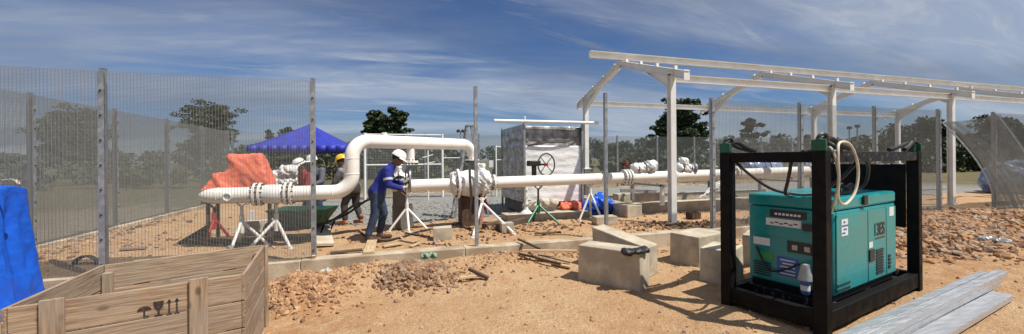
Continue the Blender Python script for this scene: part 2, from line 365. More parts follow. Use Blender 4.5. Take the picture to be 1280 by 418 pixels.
def geo(a, b, n): return a + (b - a) * (np.geomspace(1, 60, n) - 1) / 59
xs = np.concatenate([geo(-9, -1600, 30)[::-1][:-1], np.arange(-9, 19.5, 0.065), geo(19.5, 1600, 30)])
ys = np.concatenate([geo(2.0, -400, 18)[::-1][:-1], np.arange(2.0, 10.5, 0.055), np.arange(10.5, 17.5, 0.12), geo(17.6, 1600, 34)])
GX, GY = np.meshgrid(xs, ys, indexing='ij'); GZ = gh(GX, GY)
nx, ny = GX.shape
me = bpy.data.meshes.new('ground')
idx = np.arange(nx * ny).reshape(nx, ny)
fq = np.stack([idx[:-1, :-1], idx[1:, :-1], idx[1:, 1:], idx[:-1, 1:]], -1).reshape(-1, 4)
me.vertices.add(nx * ny); me.vertices.foreach_set('co', np.stack([GX, GY, GZ], -1).ravel())
me.loops.add(fq.size); me.loops.foreach_set('vertex_index', fq.ravel().astype(np.int32))
me.polygons.add(len(fq)); me.polygons.foreach_set('loop_start', (np.arange(len(fq)) * 4).astype(np.int32))
me.polygons.foreach_set('use_smooth', [True] * len(fq)); me.update(calc_edges=True)
yardm = (GY > YF) & (GX > XL) & (GY < YR)
n1 = fbm(GX * 0.7 + 3, GY * 0.7, 3)
grav = np.clip((GY - 8.9 + n1 * 1.6) / 0.5, 0, 1) * yardm * (1 - np.clip((-2.2 - GX) / 1.0, 0, 1))
gras = np.clip(((GX < XL - 0.2) * np.clip((-(GX - XL) - 3.0 + n1 * 4) / 1.5, 0, 1) + (GY > YR) * np.clip((GY - YR - 0.5 + n1 * 3) / 1.0, 0, 1)
                + (GX > 24) * 1.0) + np.clip((np.hypot(GX, GY) - 40) / 20, 0, 1) * 1.0, 0, 1)
pale = np.clip((GX < XL - 0.2) * 1.0, 0, 1) * (GY < 40)
ca = me.color_attributes.new('zone', 'FLOAT_COLOR', 'POINT')
ca.data.foreach_set('color', np.stack([grav, gras, pale, np.ones_like(grav)], -1).ravel())
red = np.clip(0.9 * gauss(GX, GY, -0.7, 4.3, 0.55, 0.5) + 0.8 * gauss(GX, GY, 7.2, 3.4, 1.2, 0.7) + 0.7 * gauss(GX, GY, 10, 4.4, 3, 0.6) + 0.5 * gauss(GX, GY, 2.4, 5.8, 0.6, 0.3)
              + 0.6 * gauss(GX, GY, 2.5, 7.3, 1.6, 0.5) + 0.5 * gauss(GX, GY, 2.2, 3.2, 0.7, 0.3), 0, 0.85)
ra = me.attributes.new('red_soil', 'FLOAT', 'POINT'); ra.data.foreach_set('value', red.ravel())
gm = bpy.data.materials.new('ground_soil'); gm.use_nodes = True; t = gm.node_tree; b = t.nodes['Principled BSDF']
b.inputs['Roughness'].default_value = 0.95; b.inputs['Specular IOR Level'].default_value = 0.2
tcn = nd(t, 'ShaderNodeTexCoord')
def nz(scale, det, lo, hi, off=0):
    n = nd(t, 'ShaderNodeTexNoise'); n.inputs['Scale'].default_value = scale; n.inputs['Detail'].default_value = det; n.inputs['Roughness'].default_value = 0.65
    mp = nd(t, 'ShaderNodeMapping'); mp.inputs['Location'].default_value = (off, off * 0.7, 0); lk(t, tcn, 'Object', mp, 0); lk(t, mp, 0, n, 'Vector')
    m = nd(t, 'ShaderNodeMapRange', interpolation_type='SMOOTHSTEP'); m.inputs[1].default_value = lo; m.inputs[2].default_value = hi; lk(t, n, 0, m, 0); return m, n
def mixc(f, fi, a, b2):
    m = nd(t, 'ShaderNodeMixRGB')
    if f is not None: lk(t, f, fi, m, 0)
    for i, q in ((1, a), (2, b2)):
        if isinstance(q, tuple): m.inputs[i].default_value = (*q, 1)
        else: lk(t, q, 0, m, i)
    return m
a1, _ = nz(0.9, 6, 0.36, 0.64); a2, _ = nz(3.2, 6, 0.45, 0.68, 5); a3, n3 = nz(16, 6, 0.40, 0.66, 9); a4, n4 = nz(70, 4, 0.40, 0.62, 3)
d1 = mixc(a1, 0, (0.53, 0.345, 0.185), (0.66, 0.48, 0.285))
d2 = mixc(a2, 0, d1, (0.46, 0.265, 0.13))
h3 = nd(t, 'ShaderNodeMath', operation='MULTIPLY', i_1=0.55); lk(t, a3, 0, h3, 0)
d3 = mixc(h3, 0, d2, (0.68, 0.51, 0.32))
h4 = nd(t, 'ShaderNodeMath', operation='MULTIPLY', i_1=0.5); lk(t, a4, 0, h4, 0)
d4 = mixc(h4, 0, (0.37, 0.22, 0.115), d3); d4b = mixc(h4, 0, d3, d4); h4b = nd(t, 'ShaderNodeMath', operation='SUBTRACT', i_0=1.0); lk(t, h4, 0, h4b, 1); lk(t, h4b, 0, d4b, 0)
gcol = mixc(a4, 0, (0.17, 0.165, 0.15), (0.34, 0.33, 0.305))
grc = mixc(a1, 0, (0.065, 0.075, 0.028), (0.13, 0.115, 0.05)); grc2 = mixc(a3, 0, grc, (0.20, 0.15, 0.085))
pac = mixc(a2, 0, (0.28, 0.225, 0.155), (0.19, 0.16, 0.105))
vc = nd(t, 'ShaderNodeVertexColor', layer_name='zone'); sc3 = nd(t, 'ShaderNodeSeparateColor'); lk(t, vc, 0, sc3, 0)
va = nd(t, 'ShaderNodeAttribute', attribute_name='red_soil'); d5 = mixc(va, 'Fac', d4b, (0.36, 0.19, 0.09)); n5, _ = nz(4.5, 6, 0.35, 0.6, 12)
fm = nd(t, 'ShaderNodeMath', operation='MULTIPLY'); lk(t, va, 'Fac', fm, 0); lk(t, n5, 0, fm, 1); lk(t, fm, 0, d5, 0)
e0 = mixc(sc3, 2, d5, pac); e1 = mixc(sc3, 0, e0, gcol); e2 = mixc(sc3, 1, e1, grc2); lk(t, e2, 0, b, 'Base Color')
ad = nd(t, 'ShaderNodeMath', operation='MULTIPLY_ADD', i_1=0.35); lk(t, n4, 0, ad, 0); lk(t, n3, 0, ad, 2)
bp = nd(t, 'ShaderNodeBump'); bp.inputs['Strength'].default_value = 1.0; bp.inputs['Distance'].default_value = 0.04
lk(t, ad, 0, bp, 'Height'); lk(t, bp, 0, b, 'Normal')
me.materials.append(gm)
tag(link('ground', me), 'bare orange tan building-site soil with clods and tyre-packed patches', 'ground', kind='structure')

# kerbs under the fences, cast in lengths
def kerb(label, a, b, wd, z0, z1, step):
    a, b = Vector((*a, 0)), Vector((*b, 0)); d = b - a; n = max(1, round(d.length / step))
    root = bpy.data.objects.new('kerb', None); COL.objects.link(root); PM[root] = Matrix(); tag(root, label, 'kerb', kind='structure')
    for i in range(n):
        p, q = a + d * (i / n), a + d * ((i + 1) / n); e = d.normalized() * 0.004
        dz = random.uniform(-0.006, 0.006)
        MB().beam(p + e + Vector((0, 0, (z0 + z1 + dz) / 2)), q - e + Vector((0, 0, (z0 + z1 + dz) / 2)), wd, z1 + dz - z0).build('kerb_length', 'kerb_concrete', root, bevel=0.012)
kerb('long concrete kerb carrying the front fence posts', (XL - 0.15, YF), (26, YF), 0.22, -0.3, KERB, 2.31)
kerb('concrete kerb running back along the left side fence', (XL, YF + 0.11), (XL, YR), 0.28, -0.3, KERB + 0.02, 2.14)
kerb('concrete kerb along the foot of the rear fence', (XL - 0.14, YR + .12), (27, YR + .12), 0.22, -0.3, KERB, 4.6)

# ------------------------------------------------------------------ loose soil and stones (nobody could count it)
ICO = {}
for sub in (1, 2):
    bmx = bmesh.new(); bmesh.ops.create_icosphere(bmx, subdivisions=sub, radius=1)
    ICO[sub] = (np.array([v.co[:] for v in bmx.verts]), np.array([[v.index for v in f.verts] for f in bmx.faces])); bmx.free()
def stones(name, label, cat, mats, pts, sizes, sub=1, flat=0.9, sink=0.3):
    V, Fc = ICO[sub]; n = len(pts); k = len(V)
    out = np.empty((n, k, 3))
    for i in range(n):
        q = np.array(Quaternion(RNG.normal(size=4)).normalized().to_matrix())
        s = sizes[i] * np.array([1, RNG.uniform(.55, .95), RNG.uniform(.4, .85)])
        vv = (V * (1 + RNG.uniform(-.34, .30, (k, 1))) + RNG.uniform(-.12, .12, (k, 3))) * s
        vv = vv @ q.T; vv[:, 2] *= flat
        out[i] = vv + pts[i] + np.array([0, 0, sizes[i] * (0.5 - sink)])
    fs = (Fc[None] + (np.arange(n) * k)[:, None, None]).reshape(-1, 3)
    me = bpy.data.meshes.new(name); me.from_pydata(out.reshape(-1, 3).tolist(), [], fs.tolist())
    for q in mats: me.materials.append(M[q])
    if len(mats) > 1: me.polygons.foreach_set('material_index', np.repeat(RNG.integers(0, len(mats), n), len(Fc)).astype(np.int32))
    me.update(); return tag(link(name, me), label, cat, kind='stuff')
def scatter(n, cx, cy, sx, sy, rot=0.0):
    a = RNG.normal(size=(n, 2)) * [sx, sy]; c, s = math.cos(rot), math.sin(rot)
    x, y = cx + a[:, 0] * c - a[:, 1] * s, cy + a[:, 0] * s + a[:, 1] * c
    ok = (np.abs(y - YF) > 0.16) | (x < XL); x, y = x[ok], y[ok]
    return np.stack([x, y, gh(x, y)], -1)
def pile(name, label, mats, specs, lo, hi, sub=1):
    P = np.concatenate([scatter(*s) for s in specs]); n = len(P)
    stones(name, label, 'soil heap', mats, P, lo + (hi - lo) * RNG.random(n) ** 3.2, sub)
pile('clod_heap', 'orange soil clods heaped beside the crate and the kerb', ['clod', 'clod', 'clod_brown'],
     [(2600, -0.97, 4.98, 0.25, 0.24), (500, -0.75, 5.5, 0.3, 0.17)], 0.006, 0.046)
pile('rubble_heap', 'small heap of brown rubble in front of the kerb', ['clod_brown', 'clod_grey', 'clod_brown'],
     [(1500, 0.36, 5.30, 0.21, 0.15), (250, 0.36, 5.25, 0.35, 0.22)], 0.009, 0.055)
pile('rubble_bank', 'long bank of broken brown rubble along the right kerb', ['clod_brown', 'clod_grey', 'clod', 'clod_brown'],
     [(5200, 9.6, 5.0, 1.4, 0.40, 0.13), (3600, 12.6, 5.3, 1.6, 0.36, 0.06), (1700, 9.8, 4.15, 0.9, 0.33, 0.1), (700, 16.5, 5.0, 1.8, 0.6)], 0.012, 0.10)
pile('loose_soil', 'loose orange clods along the foot of the kerb', ['clod', 'clod_brown'],
     [(900, 2.1, 5.7, 0.7, 0.17), (250, 3.9, 5.6, 0.6, 0.2), (120, 0.9, 5.3, 0.5, 0.3), (150, 5.2, 5.2, 0.9, 0.4)], 0.006, 0.034)
n = 6000; P = np.stack([RNG.uniform(-1.2, 13, n), RNG.uniform(2.3, 5.9, n)], -1); P = np.column_stack([P, gh(P[:, 0], P[:, 1])])
stones('loose_stones', 'small stones and crumbs scattered over the site soil', 'stones', ['clod', 'clod_brown', 'clod_grey'], P, 0.003 + 0.024 * RNG.random(n) ** 9)
n = 2600; P = np.stack([RNG.uniform(-5.2, 9, n), RNG.uniform(6.3, 9.2, n)], -1); P = np.column_stack([P, gh(P[:, 0], P[:, 1])])
stones('yard_crumbs', 'soil crumbs scattered over the yard between the pipe stands', 'stones', ['clod', 'clod_brown', 'clod_grey'], P, 0.007 + 0.05 * RNG.random(n) ** 7)
n = 6000; P = np.stack([RNG.uniform(-2.4, 14, n), RNG.uniform(8.9, 13.5, n)], -1); P = np.column_stack([P, gh(P[:, 0], P[:, 1])])
stones('gravel', 'pale grey gravel spread under the pipework', 'gravel', ['gravel_stone'], P, 0.012 + 0.03 * RNG.random(n) ** 2)

# ------------------------------------------------------------------ trees and scrub beyond the site
def leaves(mb_v, mb_f, cen, rad, n, size):
    d = RNG.normal(size=(n, 3)); d /= np.linalg.norm(d, axis=1)[:, None]
    p = cen + d * rad * (RNG.random((n, 1)) ** 0.45)
    a = RNG.normal(size=(n, 3)); a /= np.linalg.norm(a, axis=1)[:, None]
    b = np.cross(a, RNG.normal(size=(n, 3))); b /= np.linalg.norm(b, axis=1)[:, None]
    s = size * RNG.uniform(0.5, 1.3, (n, 1))
    q = np.stack([p - a * s, p - b * s * .6, p + a * s, p + b * s * .6], 1).reshape(-1, 3)
    o = len(mb_v); mb_v.extend(q.tolist()); mb_f.extend((np.arange(n * 4).reshape(-1, 4) + o).tolist())
def leaf_mesh(name, clusters, mt):
    v, f = [], []
    for cen, rad, n, size in clusters: leaves(v, f, np.array(cen, float), np.array(rad, float), n, size)
    me = bpy.data.meshes.new(name); me.from_pydata(v, [], f); me.materials.append(M[mt]); me.update(); return me
def make_tree(label, x, y, H, Wd, mt, dens=1.0, bare=0.25, clumps=22, seed=1, leaf=0.3, lean=0.0):
    rs = random.Random(seed)
    root = thing('tree', label, 'tree', (x, y, g1(x, y)))
    tr = MB(); pts = []; top = H * 0.75
    for i in range(7):
        f = i / 6; pts.append((math.sin(f * 3 + seed) * 0.04 * H * f + lean * f, math.cos(f * 2.2 + seed) * 0.03 * H * f, f * top - 0.1))
    tr.sweep(pts, [0.028 * H * (1 - 0.75 * i / 6) for i in range(7)], 8)
    cl = []
    for k in range(int(clumps * 1.7)):
        f = rs.random(); z = H * (bare + (1 - bare) * f * 0.93); env = math.sin(math.pi * min(1, 0.22 + f * 0.70)) ** 0.55
        a = rs.uniform(0, 6.28); rr = Wd / 2 * env * rs.uniform(0.15, 0.9)
        c = (math.cos(a) * rr + lean * f, math.sin(a) * rr, z); s = Wd * rs.uniform(0.09, 0.16)
        cl.append((c, (s, s, s * 0.6), int(120 * dens), leaf))
        for _ in range(3):
            o_ = [rs.uniform(-1.5, 1.5) * s, rs.uniform(-1.5, 1.5) * s, rs.uniform(-.9, .9) * s]; s2 = s * rs.uniform(.4, .9)
            cl.append(((c[0] + o_[0], c[1] + o_[1], c[2] + o_[2]), (s2 * 1.3, s2 * 1.3, s2 * 0.6), int(80 * dens), leaf * .85))
        b0 = pts[min(6, int(f * 5) + 1)]
        tr.sweep([b0, ((b0[0] + c[0]) / 2, (b0[1] + c[1]) / 2, (b0[2] + c[2]) / 2 + 0.1), c], [0.010 * H, 0.006 * H, 0.002 * H], 5)
    tr.build('trunk', 'bark', root, world=False)
    link('crown', leaf_mesh('crown', cl, mt), root)
    return root
def tree_px(label, px, top, base_d, wpx, mt, **kw):
    p = at_d(px, HOR, base_d); H = at_d(px, top, base_d).z; make_tree(label, p.x, p.y, H, wpx * base_d / F_PX * kw.pop('ws', 1.0), mt, **kw)
tree_px('broad dark tree seen through the left side fence', 92, 139, 42, 76, 'leaf_dark', seed=3, bare=0.1, clumps=34, leaf=0.2)
tree_px('round crowned dark tree above the corner of the left fence', 262, 131, 60, 66, 'leaf_dark', seed=5, bare=0.3, clumps=30, leaf=0.24, dens=.8)
tree_px('small thin tree left of the blue gazebo roof', 337, 161, 75, 16, 'leaf_mid', seed=8, clumps=10, leaf=0.3)
tree_px('small bushy tree just left of the blue gazebo peak', 358, 157, 75, 26, 'leaf_mid', seed=9, clumps=14, leaf=0.3)
tree_px('left one of the two dark trees behind the raised pipe', 469, 138, 66, 32, 'leaf_dark', seed=12, clumps=50, bare=0.12, leaf=0.26)
tree_px('right and denser one of the two dark trees behind the raised pipe', 492, 135, 64, 38, 'leaf_dark', seed=14, clumps=60, bare=0.1, leaf=0.26, dens=1.3)
tree_px('large dense dark tree behind the front canopy column', 851, 120, 58, 60, 'leaf_dark', seed=17, clumps=44, bare=0.08, leaf=0.24, dens=1.3)
tree_px('lower dark bushy tree at the foot of the large canopy tree', 830, 150, 56, 30, 'leaf_dark', seed=19, clumps=18, bare=0.05, leaf=0.24)
tree_px('small open tree standing between the second fence posts of the canopy', 941, 146, 62, 30, 'leaf_mid', seed=21, clumps=16, bare=0.25, leaf=0.24, dens=.7)
tree_px('dark tree behind the right end of the canopy', 1155, 151, 55, 60, 'leaf_dark', seed=24, clumps=30, bare=0.1, leaf=0.26)
tree_px('bushy dark tree at the right edge behind the fallen mesh', 1262, 152, 50, 70, 'leaf_dark', seed=26, clumps=30, bare=0.05, leaf=0.26)
def woods(name, label, spans, mt, size, dens):
    cl = []
    for px0, px1, d0, d1, y0, y1 in spans:
        p, q = at_d(px0, HOR, d0), at_d(px1, HOR, d1); L = (q - p).length; n = int(L / (size * 5)) + 2
        for i in range(n):
            f = i / max(1, n - 1); d = d0 + (d1 - d0) * f; top = at_d(px0 + (px1 - px0) * f, y0 + (y1 - y0) * f, d).z * random.uniform(0.74, 1.0)
            c = p.lerp(q, f) + Vector((random.uniform(-1, 1), random.uniform(-2, 2), 0)); s = size * random.uniform(2.6, 4.4)
            for k in range(max(1, int(top / (s * 0.8)))):
                z = top - s * 0.45 - k * s * 0.8
                cl.append(((c.x + random.uniform(-.5, .5) * s, c.y + random.uniform(-.5, .5) * s, max(0.2, z)), (s, s, s * 0.6), int(170 * dens), size * 0.75))
    tag(link(name, leaf_mesh(name, cl, mt)), label, 'vegetation', kind='stuff')
woods('treeline', 'distant dark green treeline along the horizon', [(-300, 300, 120, 130, 192, 188), (300, 470, 130, 130, 184, 172), (500, 640, 130, 120, 172, 184),
      (640, 850, 150, 150, 178, 169), (850, 1100, 150, 140, 172, 168), (1100, 1900, 140, 130, 166, 164)], 'leaf_far', 1.0, 1.0)
woods('scrub', 'dense green scrub growing beyond the rear fence', [(300, 640, 34, 30, 190, 188), (620, 800, 30, 33, 184, 178), (800, 1000, 33, 36, 178, 178),
      (1000, 1700, 36, 34, 178, 170), (640, 900, 25, 25, 194, 192)], 'leaf_mid', 0.28, 1.0)
woods('scrub', 'olive scrub on the bank beyond the left fence', [(-350, 120, 26, 30, 202, 198), (120, 330, 30, 34, 198, 194), (-300, 300, 20, 26, 216, 208)], 'leaf_pale', 0.26, 0.8)

# ================================================================== FENCES
FH = 2.74 - KERB                          # post height above the kerb
def mesh_panel_mesh(wd, ht, wires=0.0165, verts=0.034, t=0.0031, warp=None):
    mb = MB(); hw = wd / 2
    def bar(a, b, r):
        mb.beam(a, b, r, r)
    nseg = 1 if warp is None else 10
    def wp(x, z, off=0.0):
        return Vector((x, off, z)) if warp is None else warp(x, z) + Vector((0, off, 0))
    n = int(ht / wires)
    for i in range(n + 1):
        z = i * wires
        for k in range(nseg): bar(wp(-hw + wd * k / nseg, z), wp(-hw + wd * (k + 1) / nseg, z), t)
    m = int(wd / verts)
    for j in range(m + 1):
        x = -hw + (wd - m * verts) / 2 + j * verts
        for k in range(nseg): bar(wp(x, ht * k / nseg, -0.004), wp(x, ht * (k + 1) / nseg, -0.004), t)
    return mb.mesh('mesh_wire', None, 'mesh_panel')
def post_mesh(h, clamp):
    mb = MB().box((0, 0.008, h / 2 - 0.1), (0.05, 0.06, h + 0.2))
    if clamp:
        mb.box((0, -0.045, h / 2), (0.062, 0.006, h - 0.06), mi=0)
        mb.box((0, -0.033, h / 2), (0.03, 0.02, h - 0.08), mi=0)
        z = 0.12
        while z < h - 0.05: mb.cyl((0, -0.06, z), (0, -0.048, z), 0.011, seg=6, mi=1); z += 0.3
    else:
        z = 0.1
        while z < h - 0.05:
            mb.cyl((0, -0.0235, z), (0, -0.0215, z), 0.006, seg=6, mi=1); z += 0.3
    mb.box((0, 0.008, h + 0.004), (0.054, 0.064, 0.006))
    return mb.mesh(['galvanised', 'bolt_dark'], None, 'post')
PANEL = mesh_panel_mesh(LP - 0.03, FH - 0.06); DENSE = mesh_panel_mesh(LP - 0.03, FH - 0.06, 0.0115, 0.03, 0.0036); PPL, PCL = post_mesh(FH, False), post_mesh(FH, True)
def fence(label, a, b, n, meshed, loc_z=KERB, panel=PANEL):
    a, b = Vector((*a, 0)), Vector((*b, 0)); d = b - a; rz = math.atan2(d.y, d.x)
    root = thing('security_fence', label, 'fence', (a.x, a.y, loc_z), rz); L = d.length / n
    for i in range(n + 1):
        has = (i in meshed) or (i - 1 in meshed)
        p = link('post', PCL if has else PPL, root); p.location = (i * L, 0, -0.0)
    for i in meshed:
        p = link('mesh_panel', panel, root); p.location = ((i + 0.5) * L, -0.036, 0.03); p.scale = (L / LP, 1, 1)
    return root
front = fence('front wire mesh fence with grey posts and several bays left open', (X0 - LP, YF), (X0 + LP * 10, YF), 11, [0, 1, 5, 6, 7, 9, 10])
fence('left wire mesh side fence running back from the front corner', (XL, YF + 0.3), (XL, YR), 5, range(5), panel=DENSE)
fence('rear wire mesh fence across the back of the yard', (XL + 0.1, YR + .12), (XL + 0.1 + LP * 14, YR + .12), 14, range(14))

# the panel that came loose from its post and leans to the ground
X7, X8 = X0 + LP * 7, X0 + LP * 8
TL, TR = Vector((X7 + 0.02, YF - 0.06, 2.42)), Vector((X8 + 0.03, YF - 0.07, 2.68))
BL, BR = Vector((14.15, 5.62, 0.12)), Vector((15.95, 5.58, 0.14))
hp, wp_ = FH - 0.06, LP - 0.03
def warp(x, z):
    u, v = x / wp_ + 0.5, z / hp
    p = (BL * (1 - u) + BR * u) * (1 - v) + (TL * (1 - u) + TR * u) * v
    return p + Vector((0.10 * math.sin(math.pi * v) * (0.6 - u) , -0.16 * math.sin(math.pi * v) - 0.03 * math.sin(u * 7 + v * 3), -0.05 * math.sin(math.pi * u) * v))
lp = thing('loose_mesh_panel', 'loose wire mesh fence panel sagging from its post down to the rubble', 'mesh panel', tuple(BL))
pm = mesh_panel_mesh(wp_, hp, warp=warp)
pm.transform(Matrix.Translation(-BL)); link('wire_mesh', pm, lp)
pm2 = pm.copy(); pm2.transform(Matrix.Translation((0.035, -0.03, 0.012))); link('wire_mesh', pm2, lp)
for nm, uu in (('edge_strip', -0.5), ('edge_strip', 0.5)):
    mb = MB()
    for k in range(12):
        mb.beam(warp(uu * wp_, hp * k / 12), warp(uu * wp_, hp * (k + 1) / 12), 0.05, 0.012, up=(0, 1, 0))
    mb.build(nm, 'galvanised', lp)

# ================================================================== STEEL CANOPY FRAME
YC, XC, SP, YB = 7.017, 5.801, 4.82, 10.83
YM = (YC + YB) / 2; ZE, ZR = 3.30, 4.14
cnp = thing('canopy_frame', 'white steel canopy frame of gabled portals without roof sheets', 'canopy', (XC, YC, YARD))
def ibeam(mb, a, b, wd, ht, up, tf=0.012, tw=0.009):
    a, b, up = Vector(a), Vector(b), Vector(up); d = (b - a).normalized(); x = d.cross(up).normalized(); u = x.cross(d)
    for s in (-1, 1): mb.beam(a + u * s * (ht / 2 - tf / 2), b + u * s * (ht / 2 - tf / 2), wd, tf, up)
    mb.beam(a, b, tw, ht - 2 * tf, up)
slope = (ZR - (ZE + 0.22)) / (YM - YC)
for i in range(4):
    x = XC + SP * i
    for yy, zb in ((YC, YARD), (YB, YARD)):
        c = MB(); ztop = ZE + 0.10
        z0 = zb if yy == YC else 1.30
        ibeam(c, (x, yy, z0 + 0.012), (x, yy, ztop), 0.13, 0.13, (0, 1, 0)); c.box((x, yy, z0 + 0.002), (0.24, 0.24, 0.02))
        c.box((x, yy, ztop + .006), (0.2, 0.2, 0.012))
        for q in ((-.08, -.08), (.08, -.08), (-.08, .08), (.08, .08)): c.cyl((x + q[0], yy + q[1], z0), (x + q[0], yy + q[1], z0 + 0.05), 0.012, seg=6)
        o = c.build('column', 'white_paint', cnp)
        if yy == YB:
            MB().box((x, yy, 0.70), (0.22, 0.22, 1.18)).build('pedestal', 'dark_concrete', cnp, bevel=0.01)
    for sgn, yy in ((1, YC), (-1, YB)):                   # rafters: ridge to overhanging eave, haunched over the column
        r = MB(); ye = yy - sgn * 0.45; a = Vector((x, YM, ZR - 0.09)); ze = ZR - 0.09 - slope * abs(YM - ye); e = Vector((x, ye, ze))
        ibeam(r, a, e, 0.12, 0.17, (0, 0, 1))
        r.box((x, ye - sgn * 0.006, ze - 0.0), (0.14, 0.012, 0.21))
        zt = ZR - 0.09 - slope * abs(YM - yy)
        r.add([(x - .005, yy + sgn * .07, zt - .07), (x - .005, yy + sgn * .85, zt - .07 + slope * .85), (x - .005, yy + sgn * .07, zt - .30),
               (x + .005, yy + sgn * .07, zt - .07), (x + .005, yy + sgn * .85, zt - .07 + slope * .85), (x + .005, yy + sgn * .07, zt - .30)],
              [(0, 1, 2), (3, 5, 4), (0, 3, 4, 1), (1, 4, 5, 2), (2, 5, 3, 0)])
        r.beam((x, yy + sgn * .07, zt - .30), (x, yy + sgn * .85, zt - .07 + slope * .85 - .012), 0.10, 0.012, (0, 0, 1))
        r.build('rafter', 'white_paint', cnp)
        for k in range(4):
            f = (k + 0.45) / 4; p = a.lerp(e, f) + Vector((0, 0, 0.115))
            MB().box(p, (0.07, 0.05, 0.08)).build('cleat', 'white_paint', cnp)
def channel(name, x0, x1, y, z, ht, wd, sg):
    c = MB(); c.beam((x0, y, z), (x1, y, z), 0.008, ht)
    for s in (-1, 1): c.beam((x0, y + sg * (wd / 2 + .004), z + s * (ht / 2 - .005)), (x1, y + sg * (wd / 2 + .004), z + s * (ht / 2 - .005)), wd, 0.008)
    return c.build(name, 'white_paint', cnp)
for i in range(3):
    channel('eave_beam', XC + SP * i + .09, XC + SP * (i + 1) - .09, YC, ZE, 0.16, 0.055, -1)
    channel('eave_beam', XC + SP * i + .09, XC + SP * (i + 1) - .09, YB, ZE, 0.15, 0.055, -1)
    channel('ridge_purlin', XC + SP * i - (0.92 if i == 0 else 0) + .003, XC + SP * (i + 1) - .003, YM, ZR + 0.09, 0.17, 0.10, -1)
channel('ridge_purlin', XC + SP * 3 + .003, XC + SP * 3 + 4.8, YM, ZR + 0.09, 0.17, 0.10, -1)
channel('eave_beam', XC + SP * 3 + .09, XC + SP * 4, YC, ZE, 0.16, 0.055, -1)

# ================================================================== PIPEWORK
PR = 0.12
def flange(parent, c, axis, r=0.185, th=0.035, bolts=12, mt='pipe_white', br=0.0135):
    c, ax = Vector(c), Vector(axis).normalized(); x, y = frame(ax)
    f = MB().lathe([(0, -th / 2), (r - .004, -th / 2), (r, -th / 2 + .004), (r, th / 2 - .004), (r - .004, th / 2), (0, th / 2)], c, ax, 32)
    fo = f.build('flange', mt, parent)
    b = MB()
    for k in range(bolts):
        a = 2 * math.pi * (k + 0.5) / bolts; p = c + (x * math.cos(a) + y * math.sin(a)) * (r * 0.86)
        b.cyl(p - ax * (th / 2 + 0.028), p + ax * (th / 2 + 0.028), br, seg=6)
    bo = b.build('bolts', 'bolt_dark', None); bo.parent = fo; bo['kind'] = 'stuff'
    bo.data.transform(PM[parent].inverted()); return fo
def pipe(parent, a, b, r=PR, name='pipe', mt='pipe_white', seg=24): return MB().cyl(a, b, r, seg=seg).build(name, mt, parent)
def elbow(parent, a, c, b, r=PR, mt='pipe_white', rad=None, name='elbow', r2=None):
    a, c, b = Vector(a), Vector(c), Vector(b); t = min((a - c).length, (b - c).length)
    ang = (a - c).angle(b - c); pts = arc_pts([a, c, b], (rad or t * math.tan(ang / 2)) * 0.995, 10)
    rr = r if r2 is None else [r + (r2 - r) * i / (len(pts) - 1) for i in range(len(pts))]
    o = MB().sweep(pts, rr, 24).build(name, mt, parent)
    return o
def weld(parent, c, axis, r=PR):
    return MB().torus(c, axis, r, 0.006, 32, 6).build('weld_bead', 'pipe_white', parent)

# --- spool behind the left fence: dome end, flanged middle, riser, high crossover, down-comer
YS, ZS, ZT = 7.25, 1.075, 1.94
xl = at_y(263, 238, YS).x; xr = at_y(440, 200, YS).x; ER = 0.30
yt = 8.75; xt = at_y(590, 190, yt).x
sp = thing('pipe_spool', 'white pipe spool that rises and crosses over high behind the worker in blue', 'pipe', (xl, YS, YARD))
prof = [(PR * math.sin(k / 8 * math.pi / 2), -0.26 * math.cos(k / 8 * math.pi / 2)) for k in range(9)]
MB().lathe([(0.001, -0.26)] + prof[1:], (xl + 0.10, YS, ZS), (1, 0, 0), 24).build('end_cap', 'pipe_white', sp)
fa, fb = at_y(319, 240, YS).x, at_y(364, 238, YS).x
pipe(sp, (xl + 0.10, YS, ZS), (fa - .02, YS, ZS)); weld(sp, (xl + 0.1, YS, ZS), (1, 0, 0))
MB().torus((at_y(287, 240, YS).x, YS - PR + .0, ZS - .02), (0, 1, 0.15), 0.055, 0.012, 20, 6).build('nozzle_ring', 'pipe_white', sp)
for x in (fa, fa + 0.075): flange(sp, (x, YS, ZS), (1, 0, 0))
for x in (fb - 0.075, fb): flange(sp, (x, YS, ZS), (1, 0, 0))
MB().lathe([(0.125, 0), (0.15, 0.06), (0.155, (fb - fa) / 2 - .1), (0.15, fb - fa - .22), (0.125, fb - fa - .16)], (fa + 0.08, YS, ZS), (1, 0, 0), 28).build('valve_body', 'white_paint', sp)
pipe(sp, (fb + .02, YS, ZS), (xr - ER, YS, ZS)); weld(sp, (xr - ER, YS, ZS), (1, 0, 0))
elbow(sp, (xr - ER, YS, ZS), (xr, YS, ZS), (xr, YS, ZS + ER)); weld(sp, (xr, YS, ZS + ER), (0, 0, 1))
pipe(sp, (xr, YS, ZS + ER), (xr, YS, ZT - ER))
dirr = Vector((xt - xr, yt - YS, 0)).normalized(); pa = Vector((xr, YS, ZT)); pb = Vector((xt, yt, ZT))
elbow(sp, (xr, YS, ZT - ER), pa, pa + dirr * ER); weld(sp, pa + dirr * ER, dirr); weld(sp, (xr, YS, ZT - ER), (0, 0, 1))
pipe(sp, pa + dirr * ER, pb - dirr * 0.26)
elbow(sp, pb - dirr * 0.26, pb, pb - Vector((0, 0, 0.26)), r2=0.098); weld(sp, pb - dirr * 0.26, dirr)
pipe(sp, pb - Vector((0, 0, .26)), (xt, yt, 1.62), 0.098)
flange(sp, (xt, yt, 1.60), (0, 0, 1), 0.16)
tm = pa.lerp(pb, 0.42); tm0 = tm
pipe(sp, tm - Vector((0, 0, .05)), (tm.x, tm.y, 1.58), 0.075, 'branch_pipe'); flange(sp, (tm.x, tm.y, 1.57), (0, 0, 1), 0.145, 0.045)
MB().cyl(pa.lerp(pb, .22) + Vector((0, 0, .10)), pa.lerp(pb, .22) + Vector((0, 0, .17)), 0.05).build('top_nozzle', 'pipe_white', sp)

